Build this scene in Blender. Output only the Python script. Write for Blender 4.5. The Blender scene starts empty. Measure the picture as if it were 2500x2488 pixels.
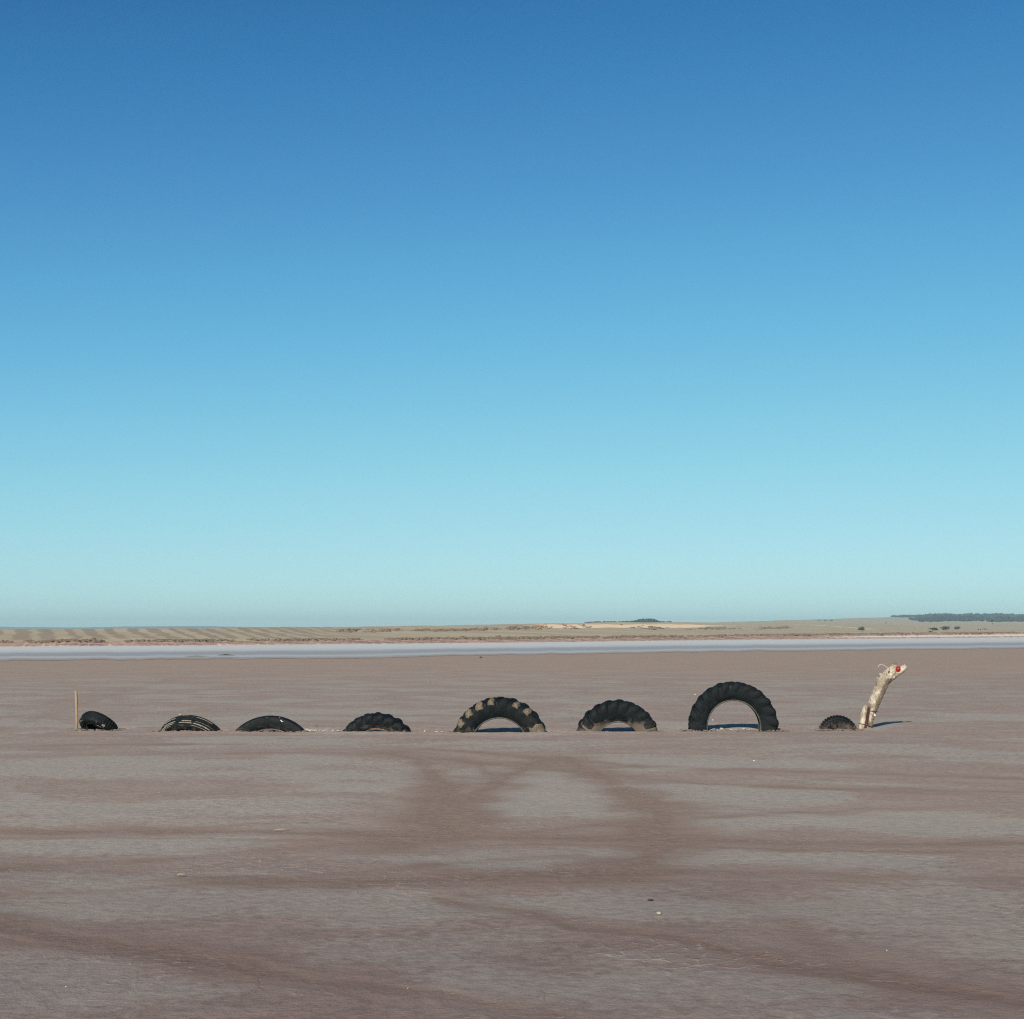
import bpy, bmesh, math, random
import numpy as np
from mathutils import Vector, Matrix, noise as mnoise

random.seed(7); RNG = np.random.default_rng(11)
S = bpy.context.scene
COL = S.collection
R = math.radians

# ------------------------------------------------------------------ camera
CAMH, F, HORIZON = 1.7, 3560.0, 1545.0          # eye height (m); focal length and horizon row in photo pixels
PITCH = math.atan((HORIZON - 1244.0) / F)
cam = bpy.data.cameras.new('camera'); camo = bpy.data.objects.new('camera', cam); COL.objects.link(camo)
camo.location = (0, 0, CAMH); camo.rotation_euler = (R(90) + PITCH, 0, 0)
cam.sensor_width = 36; cam.lens = 36 * F / 2500; cam.clip_start = 0.1; cam.clip_end = 30000
S.camera = camo

# ------------------------------------------------------------------ sky and sun
SUN_EL, SUN_AZ = 29.0, 17.0                       # shadows run away from the camera, a little to the right
w = bpy.data.worlds.new('World'); S.world = w; w.use_nodes = True
nt = w.node_tree; nt.nodes.clear()
sky = nt.nodes.new('ShaderNodeTexSky'); sky.sky_type = 'NISHITA'; sky.sun_disc = False
sky.sun_elevation = R(SUN_EL); sky.sun_rotation = R(180 + SUN_AZ)
sky.altitude = 100; sky.air_density = 0.6; sky.dust_density = 0.3; sky.ozone_density = 3.0
# the film's response: one tone curve per colour for the whole sky
def vscale(k):
    x = nt.nodes.new('ShaderNodeVectorMath'); x.operation = 'SCALE'; x.inputs['Scale'].default_value = k; return x
gm = vscale(0.1); crv = nt.nodes.new('ShaderNodeRGBCurve'); tint = vscale(10.0)
for ch, pts in enumerate(([(0, 0), (.05, .008), (.088, .034), (.116, .068), (.166, .128), (.278, .265), (.424, .40), (.607, .53), (1, .70)],
                          [(0, 0), (.05, .008), (.10, .050), (.164, .190), (.214, .285), (.302, .440), (.482, .640), (.673, .76), (.825, .85), (1, .93)],
                          [(0, 0), (.10, .03), (.20, .14), (.335, .450), (.423, .570), (.569, .715), (.801, .81), (.944, .865), (1, .89)])):
    c = crv.mapping.curves[ch]
    for k, p in enumerate(pts[1:-1]): c.points.new(*p)
    c.points[0].location = pts[0]; c.points[-1].location = pts[-1]
crv.mapping.update()
bg = nt.nodes.new('ShaderNodeBackground'); bg.inputs[1].default_value = 0.1
wo = nt.nodes.new('ShaderNodeOutputWorld')
nt.links.new(sky.outputs[0], gm.inputs[0]); nt.links.new(gm.outputs[0], crv.inputs['Color']); nt.links.new(crv.outputs[0], tint.inputs[0])
nt.links.new(tint.outputs[0], bg.inputs[0]); nt.links.new(bg.outputs[0], wo.inputs[0])
sl = bpy.data.lights.new('sun', 'SUN'); sl.energy = 5.0; sl.angle = R(0.53); sl.color = (1.0, 0.92, 0.79)
so = bpy.data.objects.new('sun', sl); COL.objects.link(so)
sd = Vector((math.sin(R(SUN_AZ)) * math.cos(R(SUN_EL)), math.cos(R(SUN_AZ)) * math.cos(R(SUN_EL)), -math.sin(R(SUN_EL))))
so.rotation_euler = sd.to_track_quat('-Z', 'Y').to_euler(); so.location = (-20, -40, 40)
S.view_settings.view_transform = 'Standard'; S.view_settings.look = 'None'
S.view_settings.exposure = 0.0; S.view_settings.gamma = 1.0; S.view_settings.use_curve_mapping = False
S.cycles.max_bounces = 6; S.cycles.volume_bounces = 0; S.cycles.use_denoising = False; S.cycles.filter_width = 1.15
S.cycles.sample_clamp_direct = 6.0; S.cycles.sample_clamp_indirect = 3.0

# ------------------------------------------------------------------ measuring helpers
def ray(px, row):
    v = (1244.0 - row) / F
    return ((px - 1250.0) / F, math.cos(PITCH) - v * math.sin(PITCH), math.sin(PITCH) + v * math.cos(PITCH))
def ground_at(px, row):
    r = ray(px, row); t = -CAMH / r[2]
    return (r[0] * t, r[1] * t)
def at(px, row, y):
    r = ray(px, row); t = y / r[1]
    return Vector((r[0] * t, y, CAMH + r[2] * t))
def zrow(row, d):
    return CAMH + (HORIZON - row) * d / F

# ------------------------------------------------------------------ tagging and mesh helpers
def tag(o, label=None, cat=None, group=None, kind=None):
    if label: o['label'] = label
    if cat: o['category'] = cat
    if group: o['group'] = group
    if kind: o['kind'] = kind
    return o
def empty(name, loc, rot=(0, 0, 0)):
    o = bpy.data.objects.new(name, None); COL.objects.link(o)
    o.location = loc; o.rotation_euler = rot; o.empty_display_size = 0.2
    return o
def mesh_obj(name, verts, faces, mat=None, parent=None, smooth=True, attrs=None):
    me = bpy.data.meshes.new(name)
    me.from_pydata([tuple(v) for v in verts], [], faces)
    if smooth: me.polygons.foreach_set('use_smooth', [True] * len(me.polygons))
    if attrs:
        for k, arr in attrs.items():
            a = me.attributes.new(k, 'FLOAT', 'POINT'); a.data.foreach_set('value', np.asarray(arr, dtype=np.float32))
    me.update()
    if mat: me.materials.append(mat)
    o = bpy.data.objects.new(name, me); COL.objects.link(o)
    if parent: o.parent = parent
    return o
def grid_mesh(name, P, mat, attrs=None, wrap=False, smooth=True):
    """P: (rows, cols, 3) array -> quad sheet built with foreach_set"""
    n, m, _ = P.shape
    idx = np.arange(n * m).reshape(n, m)
    if wrap: idx = np.concatenate([idx, idx[:, :1]], axis=1)
    q = np.stack([idx[:-1, :-1], idx[:-1, 1:], idx[1:, 1:], idx[1:, :-1]], axis=-1).reshape(-1, 4)
    me = bpy.data.meshes.new(name)
    me.vertices.add(n * m); me.vertices.foreach_set('co', P.reshape(-1).astype(np.float32))
    me.loops.add(q.size); me.loops.foreach_set('vertex_index', q.reshape(-1).astype(np.int32))
    me.polygons.add(len(q)); me.polygons.foreach_set('loop_start', np.arange(0, q.size, 4, dtype=np.int32))
    me.polygons.foreach_set('loop_total', np.full(len(q), 4, dtype=np.int32))
    me.update(calc_edges=True)
    if smooth: me.polygons.foreach_set('use_smooth', np.ones(len(q), dtype=bool))
    if attrs:
        for k, arr in attrs.items():
            a = me.attributes.new(k, 'FLOAT', 'POINT'); a.data.foreach_set('value', arr.reshape(-1).astype(np.float32))
    me.materials.append(mat)
    o = bpy.data.objects.new(name, me); COL.objects.link(o)
    return o
def vnoise(x, y, seed=0):
    xi = np.floor(x).astype(np.int64); yi = np.floor(y).astype(np.int64)
    fx = x - xi; fy = y - yi
    fx = fx * fx * (3 - 2 * fx); fy = fy * fy * (3 - 2 * fy)
    def h(a, b):
        n = (a * 374761393 + b * 668265263 + seed * 1442695041) & 0xffffffff
        n = ((n ^ (n >> 13)) * 1274126177) & 0xffffffff
        return ((n ^ (n >> 16)) & 0xffff) / 65535.0
    return (h(xi, yi) * (1 - fx) + h(xi + 1, yi) * fx) * (1 - fy) + (h(xi, yi + 1) * (1 - fx) + h(xi + 1, yi + 1) * fx) * fy
def fbm(x, y, oct=4, seed=0):
    t = 0; a = 0.5; s = 0
    for k in range(oct):
        t = t + a * vnoise(x * 2 ** k + 17.3 * k, y * 2 ** k - 9.1 * k, seed + k); s += a; a *= 0.5
    return t / s
def sstep(a, b, x):
    t = np.clip((x - a) / (b - a), 0, 1); return t * t * (3 - 2 * t)

# ------------------------------------------------------------------ material helpers
class NT:
    def __init__(s, name):
        s.m = bpy.data.materials.new(name); s.m.use_nodes = True
        s.t = s.m.node_tree; s.t.nodes.clear()
        s.out = s.n('ShaderNodeOutputMaterial'); s.b = s.n('ShaderNodeBsdfPrincipled')
        s.l(s.b.outputs[0], s.out.inputs[0])
    def n(s, k, **kw):
        x = s.t.nodes.new(k)
        for a, v in kw.items(): setattr(x, a, v)
        return x
    def l(s, a, b): s.t.links.new(a, b)
    def coord(s, kind='Object', scale=(1, 1, 1), rot=(0, 0, 0)):
        c = s.n('ShaderNodeTexCoord'); m = s.n('ShaderNodeMapping')
        m.inputs['Scale'].default_value = scale; m.inputs['Rotation'].default_value = rot
        s.l(c.outputs[kind], m.inputs[0]); return m.outputs[0]
    def noise(s, vec, scale, detail=4, rough=0.6, dist=0.0):
        x = s.n('ShaderNodeTexNoise'); x.inputs['Scale'].default_value = scale
        x.inputs['Detail'].default_value = detail; x.inputs['Roughness'].default_value = rough
        x.inputs['Distortion'].default_value = dist
        s.l(vec, x.inputs['Vector']); return x.outputs[0]
    def attr(s, name, kind='GEOMETRY'):
        x = s.n('ShaderNodeAttribute'); x.attribute_name = name; x.attribute_type = kind; return x.outputs['Fac']
    def math(s, op, a, b=None, c=None, clamp=False):
        x = s.n('ShaderNodeMath', operation=op); x.use_clamp = clamp
        for i, v in enumerate((a, b, c)):
            if v is None: continue
            if isinstance(v, (int, float)): x.inputs[i].default_value = v
            else: s.l(v, x.inputs[i])
        return x.outputs[0]
    def rng(s, v, a, b, c=0.0, d=1.0, smooth=True):
        x = s.n('ShaderNodeMapRange'); x.interpolation_type = 'SMOOTHSTEP' if smooth else 'LINEAR'
        s.l(v, x.inputs[0])
        for i, q in enumerate((a, b, c, d)): x.inputs[i + 1].default_value = q
        return x.outputs[0]
    def mix(s, f, a, b, mode='MIX'):
        x = s.n('ShaderNodeMix'); x.data_type = 'RGBA'; x.blend_type = mode
        if isinstance(f, (int, float)): x.inputs[0].default_value = f
        else: s.l(f, x.inputs[0])
        for i, v in ((6, a), (7, b)):
            if isinstance(v, tuple): x.inputs[i].default_value = (*v[:3], 1)
            else: s.l(v, x.inputs[i])
        return x.outputs[2]
    def bump(s, h, strength=0.3, dist=0.01, prev=None):
        x = s.n('ShaderNodeBump'); x.inputs['Strength'].default_value = strength; x.inputs['Distance'].default_value = dist
        s.l(h, x.inputs['Height'])
        if prev is not None: s.l(prev, x.inputs['Normal'])
        return x.outputs[0]
    def fin(s, col, rough=0.9, spec=0.2, normal=None):
        if isinstance(col, tuple): s.b.inputs['Base Color'].default_value = (*col[:3], 1)
        else: s.l(col, s.b.inputs['Base Color'])
        if isinstance(rough, (int, float)): s.b.inputs['Roughness'].default_value = rough
        else: s.l(rough, s.b.inputs['Roughness'])
        s.b.inputs['Specular IOR Level'].default_value = spec
        if normal is not None: s.l(normal, s.b.inputs['Normal'])
        return s.m

# mud flat: mauve-grey dried mud, pale salt bloom, brown wheel tracks
def mat_mud():
    k = NT('mud_flat')
    c = k.coord(); cs = k.coord(scale=(0.75, 1, 1))
    big = k.noise(cs, 0.42, 8, 0.66, 0.7)
    mid = k.noise(cs, 1.5, 7, 0.68, 0.5)
    fine = k.noise(c, 11, 5, 0.7)
    grain = k.noise(c, 70, 4, 0.75)
    trk = k.attr('track'); pale = k.attr('pale'); far = k.attr('far'); near_vignette = k.attr('near_vignette')
    warm = k.noise(c, 0.8, 6, 0.65, 1.0)
    base = k.mix(k.rng(mid, 0.38, 0.62), MUD_A, MUD_B)
    base = k.mix(k.rng(warm, 0.50, 0.64, 0, 0.7), base, MUD_WARM)
    # grey salt-filmed plates with ragged borders, broken up by brown wheel tracks
    pv = k.math('ADD', big, k.math('MULTIPLY', pale, 0.38))
    pv = k.math('ADD', pv, k.math('MULTIPLY', k.math('SUBTRACT', fine, 0.5), 0.22))
    pv = k.math('SUBTRACT', pv, k.math('MULTIPLY', trk, 0.12))
    base = k.mix(k.rng(pv, 0.465, 0.585, 0, 0.8), base, MUD_PALE)
    tv = k.math('ADD', trk, k.math('MULTIPLY', k.math('SUBTRACT', mid, 0.5), 1.3))
    tv = k.math('ADD', tv, k.math('MULTIPLY', k.math('SUBTRACT', fine, 0.5), 1.3))
    base = k.mix(k.rng(tv, 0.22, 0.74, 0, 0.95), base, MUD_TRACK)
    base = k.mix(k.math('MULTIPLY', far, 0.75), base, MUD_FAR)
    near_dark = k.math('MULTIPLY', near_vignette, k.rng(k.noise(c, 0.6, 4, 0.6), 0.3, 0.6, 0.75, 1.0))
    base = k.mix(near_dark, base, (0.69, 0.655, 0.69), 'MULTIPLY')  # patchy vignette-like darkening painted into the colour of the near mud
    # grain
    g = k.rng(k.math('ADD', k.math('MULTIPLY', fine, 0.55), k.math('MULTIPLY', grain, 0.45)), 0.34, 0.66, 0.72, 1.28, False)
    gx = k.n('ShaderNodeCombineColor'); [k.l(g, gx.inputs[i]) for i in range(3)]
    base = k.mix(1.0, base, gx.outputs[0], 'MULTIPLY')
    # scaly lifted flakes of crust, in patches
    vf = k.n('ShaderNodeTexVoronoi'); vf.feature = 'DISTANCE_TO_EDGE'; vf.inputs['Scale'].default_value = 6.5
    nf = k.n('ShaderNodeTexNoise'); nf.inputs['Scale'].default_value = 5; nf.inputs['Detail'].default_value = 4; k.l(c, nf.inputs['Vector'])
    wf = k.n('ShaderNodeMix'); wf.data_type = 'VECTOR'; wf.inputs[0].default_value = 0.12
    k.l(c, wf.inputs[4]); k.l(nf.outputs['Color'], wf.inputs[5]); k.l(wf.outputs[1], vf.inputs['Vector'])
    flm = k.math('MULTIPLY', k.rng(vf.outputs['Distance'], 0.0, 0.09, 1, 0), k.rng(k.noise(c, 0.36, 4, 0.6), 0.50, 0.62))
    flm = k.math('MULTIPLY', flm, k.rng(fine, 0.42, 0.58))
    base = k.mix(k.math('MULTIPLY', flm, 0.45), base, (0.46, 0.39, 0.35))
    # small ochre stains and pale crust flakes
    st = k.noise(c, 3.1, 3, 0.5, 0.5)
    base = k.mix(k.rng(st, 0.69, 0.78, 0, 0.5), base, (0.42, 0.24, 0.14))
    fl = k.noise(k.coord(scale=(0.6, 1.6, 1)), 9, 3, 0.6, 1.0)
    base = k.mix(k.rng(fl, 0.66, 0.76, 0, 0.4), base, (0.50, 0.46, 0.44))
    # hair cracks of the drying crust, in patches
    vo = k.n('ShaderNodeTexVoronoi'); vo.feature = 'DISTANCE_TO_EDGE'; vo.inputs['Scale'].default_value = 1.1
    wv = k.n('ShaderNodeMix'); wv.data_type = 'VECTOR'; wv.inputs[0].default_value = 0.18
    nz = k.n('ShaderNodeTexNoise'); nz.inputs['Scale'].default_value = 2.2; nz.inputs['Detail'].default_value = 5
    k.l(c, nz.inputs['Vector']); k.l(c, wv.inputs[4]); k.l(nz.outputs['Color'], wv.inputs[5]); k.l(wv.outputs[1], vo.inputs['Vector'])
    crk = k.rng(vo.outputs['Distance'], 0.0, 0.007, 1, 0)
    crk = k.math('MULTIPLY', crk, k.rng(k.noise(c, 0.55, 2, 0.5), 0.54, 0.62))
    base = k.mix(k.math('MULTIPLY', crk, 0.1), base, (0.16, 0.11, 0.095))
    ph = k.math('ADD', k.math('SUBTRACT', fine, k.math('MULTIPLY', crk, 0.2)), k.math('MULTIPLY', flm, 0.5))
    nrm = k.bump(mid, 0.3, 0.05)
    nrm = k.bump(ph, 0.5, 0.022, nrm)
    nrm = k.bump(grain, 0.5, 0.005, nrm)
    return k.fin(base, 0.95, 0.12, nrm)
MUD_A = (0.318, 0.247, 0.211); MUD_B = (0.362, 0.287, 0.245); MUD_WARM = (0.328, 0.241, 0.202)
MUD_PALE = (0.378, 0.340, 0.296); MUD_TRACK = (0.272, 0.197, 0.158); MUD_FAR = (0.375, 0.276, 0.212)
def mat_simple(name, cols, scale=3.0, rough=0.9, spec=0.2, bump=0.3, bdist=0.02, stretch=(1, 1, 1), detail=5):
    k = NT(name); c = k.coord(scale=stretch)
    n1 = k.noise(c, scale, detail, 0.65, 0.4); n2 = k.noise(c, scale * 4.3, 4, 0.7)
    col = k.mix(k.rng(n1, 0.35, 0.65), cols[0], cols[1])
    if len(cols) > 2: col = k.mix(k.rng(n2, 0.5, 0.68, 0, 0.8), col, cols[2])
    return k.fin(col, rough, spec, k.bump(n2, bump, bdist))

def mat_rubber(name='rubber', base=(0.005, 0.0068, 0.008)):
    k = NT(name); c = k.coord()
    geo = k.n('ShaderNodeNewGeometry'); sep = k.n('ShaderNodeSeparateXYZ'); k.l(geo.outputs['Position'], sep.inputs[0])
    n1 = k.noise(c, 9, 5, 0.65, 0.3); n2 = k.noise(c, 38, 4, 0.7); n3 = k.noise(c, 3.2, 3, 0.6, 0.6)
    col = k.mix(k.rng(n1, 0.4, 0.68), base, (0.009, 0.013, 0.0145))
    dust = k.attr('dust', 'OBJECT')
    low = k.rng(sep.outputs[2], 0.0, 0.30, 1.0, 0.0)
    dv = k.math('ADD', k.math('MULTIPLY', low, dust), k.math('MULTIPLY', k.math('SUBTRACT', n1, 0.52), 1.3))
    dv = k.math('ADD', dv, k.math('MULTIPLY', k.math('SUBTRACT', n2, 0.5), 0.5))
    col = k.mix(k.rng(dv, 0.25, 0.95, 0, 0.7), col, (0.20, 0.155, 0.12))
    # thin overall film of dust
    col = k.mix(k.rng(n3, 0.45, 0.75, 0.0, 0.02), col, (0.20, 0.18, 0.16))
    wear = k.attr('wear')
    wv = k.math('ADD', wear, k.math('MULTIPLY', k.math('SUBTRACT', n1, 0.5), 2.2))
    wv = k.math('ADD', wv, k.math('MULTIPLY', k.math('SUBTRACT', n2, 0.5), 1.4))
    wv = k.math('MULTIPLY', k.rng(wv, 0.45, 0.7), k.rng(wear, 0.0, 0.05))
    col = k.mix(wv, col, k.mix(k.rng(n2, 0.4, 0.65), (0.20, 0.155, 0.108), (0.085, 0.068, 0.05)))
    nrm = k.bump(n2, 0.25, 0.004); nrm = k.bump(n1, 0.3, 0.012, nrm)
    return k.fin(col, k.rng(n1, 0.35, 0.65, 0.55, 0.85), 0.18, nrm)

def mat_wood():
    k = NT('bleached_wood'); c = k.coord(scale=(1, 1, 0.16), rot=(0, R(-20), 0)); c0 = k.coord()
    n1 = k.noise(c, 34, 5, 0.65, 0.8); n2 = k.noise(c0, 9, 5, 0.65, 0.6); n3 = k.noise(c0, 42, 4, 0.7)
    big = k.noise(c0, 3.2, 3, 0.6, 0.8)
    col = k.mix(k.rng(n2, 0.36, 0.62), (0.60, 0.53, 0.42), (0.36, 0.30, 0.23))
    col = k.mix(k.rng(big, 0.44, 0.58, 0, 0.75), col, (0.22, 0.175, 0.125))
    col = k.mix(k.rng(n1, 0.52, 0.72, 0, 0.7), col, (0.20, 0.135, 0.09))
    col = k.mix(k.rng(n3, 0.63, 0.72, 0, 0.5), col, (0.30, 0.17, 0.10))
    bark = k.math('ADD', k.attr('bark'), k.math('MULTIPLY', k.math('SUBTRACT', n2, 0.5), 1.6))
    col = k.mix(k.rng(bark, 0.35, 0.65, 0, 0.85), col, k.mix(k.rng(n3, 0.4, 0.6), (0.20, 0.15, 0.108), (0.13, 0.095, 0.07)))
    crack = k.noise(k.coord(scale=(1, 1, 0.09), rot=(0, R(-20), 0)), 21, 3, 0.5, 0.6)
    col = k.mix(k.math('MULTIPLY', k.rng(crack, 0.60, 0.66), 0.8), col, (0.07, 0.045, 0.03))
    nrm = k.bump(n1, 0.5, 0.01); nrm = k.bump(n3, 0.3, 0.005, nrm)
    return k.fin(col, 0.85, 0.2, nrm)

def mat_salt():
    k = NT('salt_crust'); v = k.attr('v')
    c = k.coord(scale=(0.05, 0.30, 1)); c2 = k.coord(scale=(0.35, 0.9, 1))
    n1 = k.noise(c, 1.0, 4, 0.6, 0.4); n2 = k.noise(c2, 1.0, 5, 0.65)
    cr = k.n('ShaderNodeValToRGB'); e = cr.color_ramp
    vv = k.math('ADD', v, k.math('MULTIPLY', k.math('SUBTRACT', n1, 0.5), 0.22)); k.l(vv, cr.inputs[0])
    stops = [(0.0, (0.36, 0.34, 0.31)), (0.10, (0.40, 0.39, 0.375)), (0.22, (0.50, 0.505, 0.50)), (0.34, (0.35, 0.345, 0.345)), (0.50, (0.37, 0.365, 0.37)),
             (0.62, (0.56, 0.555, 0.535)), (0.80, (0.65, 0.64, 0.61)), (1.0, (0.66, 0.64, 0.60))]
    e.elements[0].position = 0.0; e.elements[0].color = (*stops[0][1], 1)
    e.elements[1].position = 1.0; e.elements[1].color = (*stops[-1][1], 1)
    for p, q in stops[1:-1]:
        x = e.elements.new(p); x.color = (*q, 1)
    col = k.mix(k.rng(n2, 0.55, 0.72, 0, 0.35), cr.outputs[0], (0.34, 0.29, 0.28))
    # thins out into the mud along its near edge
    n3 = k.noise(k.coord(scale=(0.12, 0.55, 1)), 1.0, 6, 0.7, 0.6)
    ed = k.math('ADD', k.rng(v, 0.0, 0.24, 1, 0, False), k.math('MULTIPLY', k.math('SUBTRACT', n3, 0.5), 2.4))
    col = k.mix(k.rng(n3, 0.56, 0.7, 0, 0.5), col, (0.33, 0.29, 0.265))
    col = k.mix(k.rng(ed, 0.35, 0.8), col, MUD_FAR)
    return k.fin(col, 0.6, 0.3)

def mat_farm():
    k = NT('dry_fields'); c = k.coord()
    zone = k.attr('zone'); stripe = k.attr('stripe_mask'); quarry = k.attr('quarry')
    n1 = k.noise(k.coord(scale=(0.25, 1, 1)), 0.05, 5, 0.62, 0.5); n2 = k.noise(c, 0.45, 5, 0.7)
    col = k.mix(k.rng(n1, 0.36, 0.64), (0.50, 0.415, 0.29), (0.41, 0.335, 0.235))
    # mown strips
    sx = k.n('ShaderNodeSeparateXYZ'); k.l(c, sx.inputs[0])
    s = k.math('ADD', k.math('MULTIPLY', sx.outputs[0], 0.947), k.math('MULTIPLY', sx.outputs[1], 0.321))
    s = k.math('ADD', s, k.math('MULTIPLY', k.math('SUBTRACT', k.noise(c, 0.12, 3, 0.5), 0.5), 3.2))
    sn = k.math('SINE', k.math('MULTIPLY', s, 2 * math.pi / 3.4))
    sn2 = k.math('SINE', k.math('MULTIPLY', s, 2 * math.pi / 9.1))
    sn = k.math('ADD', sn, k.math('MULTIPLY', sn2, 0.5))
    col = k.mix(k.math('MULTIPLY', k.rng(sn, -0.5, 0.5), stripe), col, (0.34, 0.27, 0.20))
    far = k.rng(zone, 4.0, 5.0)
    col = k.mix(k.math('MULTIPLY', far, 0.6), col, (0.46, 0.41, 0.29))
    q = k.math('ADD', quarry, k.math('MULTIPLY', k.math('SUBTRACT', k.noise(k.coord(scale=(0.3, 1, 1)), 0.06, 5, 0.65), 0.5), 1.2))
    qz = k.math('ADD', zone, k.math('MULTIPLY', k.math('SUBTRACT', k.noise(k.coord(scale=(0.4, 1, 1)), 0.05, 4, 0.6), 0.5), 1.0))
    qc = k.mix(k.rng(qz, 3.62, 3.80), (0.86, 0.70, 0.47), (0.66, 0.37, 0.20))
    col = k.mix(k.math('MULTIPLY', k.rng(q, 0.42, 0.6), k.rng(quarry, 0, 0.1)), col, qc)
    col = k.mix(k.rng(n2, 0.60, 0.74, 0, 0.4), col, (0.20, 0.175, 0.125))
    return k.fin(col, 0.95, 0.1)

def mat_bank():
    k = NT('red_bank'); v = k.attr('v')
    n1 = k.noise(k.coord(scale=(0.35, 1, 1)), 0.35, 4, 0.6); n2 = k.noise(k.coord(scale=(1, 0.4, 1)), 1.1, 4, 0.7)
    col = k.mix(k.rng(n1, 0.42, 0.6), (0.50, 0.33, 0.25), (0.30, 0.19, 0.15))
    col = k.mix(k.rng(n2, 0.56, 0.66, 0, 0.8), col, (0.62, 0.50, 0.40))
    col = k.mix(k.math('MULTIPLY', k.rng(v, 0.0, 0.25, 1, 0), k.rng(n2, 0.40, 0.5)), col, (0.62, 0.56, 0.50))
    cz = k.math('ADD', k.attr('crust'), k.math('MULTIPLY', k.math('SUBTRACT', n2, 0.5), 1.6))
    col = k.mix(k.rng(cz, 0.35, 0.6), col, (0.80, 0.66, 0.56))
    return k.fin(col, 0.95, 0.1)

M = dict(mud=mat_mud(), rubber=mat_rubber(), wood=mat_wood(), salt=mat_salt(), farm=mat_farm(), bank=mat_bank())
M['bead'] = mat_simple('bead_rubber', ((0.075, 0.08, 0.07), (0.045, 0.048, 0.045), (0.20, 0.16, 0.12)), 14, 0.6, 0.3, 0.2, 0.004)
M['cord'] = mat_simple('bare_cord', ((0.34, 0.30, 0.235), (0.20, 0.18, 0.145), (0.08, 0.08, 0.07)), 14, 0.85, 0.2, 0.4, 0.004)
M['flap'] = mat_simple('torn_rubber', ((0.21, 0.165, 0.12), (0.12, 0.095, 0.072), (0.03, 0.03, 0.03)), 9, 0.9, 0.1, 0.5, 0.01)
M['rust'] = mat_simple('rust_cord', ((0.30, 0.15, 0.085), (0.16, 0.09, 0.06), (0.07, 0.05, 0.04)), 22, 0.85, 0.2, 0.4, 0.004)
M['scuff'] = mat_simple('white_scuff', ((0.72, 0.72, 0.70), (0.45, 0.45, 0.43)), 40, 0.7, 0.3, 0.2, 0.003)
M['stake'] = mat_simple('weathered_stake', ((0.36, 0.26, 0.155), (0.27, 0.19, 0.115), (0.17, 0.115, 0.075)), 18, 0.9, 0.15, 0.5, 0.004, (1, 1, 0.12))
M['board'] = mat_simple('dark_board', ((0.085, 0.035, 0.028), (0.045, 0.022, 0.018), (0.15, 0.07, 0.05)), 20, 0.9, 0.15, 0.4, 0.004, (1, 1, 0.15))
M['wire'] = mat_simple('rusty_wire', ((0.10, 0.07, 0.055), (0.06, 0.045, 0.04)), 50, 0.7, 0.4, 0.2, 0.001)
M['feeler'] = mat_simple('pale_wire', ((0.70, 0.56, 0.46), (0.55, 0.40, 0.32)), 50, 0.6, 0.4, 0.2, 0.001)
M['red'] = mat_simple('red_plastic', ((0.42, 0.004, 0.016), (0.32, 0.003, 0.012)), 30, 0.7, 0.2, 0.1, 0.001)
M['pip'] = mat_simple('eye_screw', ((0.75, 0.45, 0.45), (0.6, 0.35, 0.35)), 60, 0.4, 0.5, 0.1, 0.001)
M['stone'] = mat_simple('pale_stone', ((0.46, 0.40, 0.33), (0.36, 0.30, 0.25), (0.26, 0.21, 0.17)), 60, 0.85, 0.2, 0.4, 0.002)
M['clod'] = mat_simple('mud_clod', ((0.225, 0.175, 0.148), (0.18, 0.135, 0.11), (0.25, 0.205, 0.18)), 30, 0.95, 0.1, 0.4, 0.004)
M['saltbit'] = mat_simple('salt_bit', ((0.46, 0.43, 0.39), (0.36, 0.33, 0.29)), 30, 0.9, 0.2, 0.3, 0.003)
M['redstone'] = mat_simple('dark_leaf', ((0.14, 0.055, 0.04), (0.09, 0.04, 0.03)), 60, 0.85, 0.2, 0.3, 0.002)
M['twig'] = mat_simple('pale_twig', ((0.42, 0.33, 0.24), (0.30, 0.23, 0.165)), 50, 0.85, 0.2, 0.4, 0.002)
M['shrub'] = mat_simple('saltbush', ((0.16, 0.12, 0.09), (0.21, 0.165, 0.12), (0.10, 0.08, 0.065)), 0.8, 0.95, 0.1, 0.2, 0.05)
M['forest'] = mat_simple('forest_leaves', ((0.036, 0.052, 0.056), (0.052, 0.072, 0.072), (0.030, 0.044, 0.050)), 0.05, 0.95, 0.1, 0.2, 0.2)  # blue-green foliage, pushed bluer to paint a little far haze into the colour
M['leaf'] = mat_simple('tree_leaves', ((0.055, 0.062, 0.042), (0.085, 0.085, 0.060), (0.040, 0.045, 0.034)), 0.9, 0.9, 0.15, 0.2, 0.05)
M['bark'] = mat_simple('tree_bark', ((0.09, 0.07, 0.055), (0.06, 0.05, 0.04)), 4, 0.95, 0.1, 0.3, 0.02)
M['hill'] = mat_simple('far_hill', ((0.14, 0.14, 0.11), (0.10, 0.11, 0.085)), 0.004, 0.95, 0.1, 0.1, 0.5)
M['track'] = mat_simple('pale_dirt', ((0.62, 0.56, 0.44), (0.52, 0.46, 0.35)), 0.2, 0.95, 0.1, 0.1, 0.05)

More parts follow.
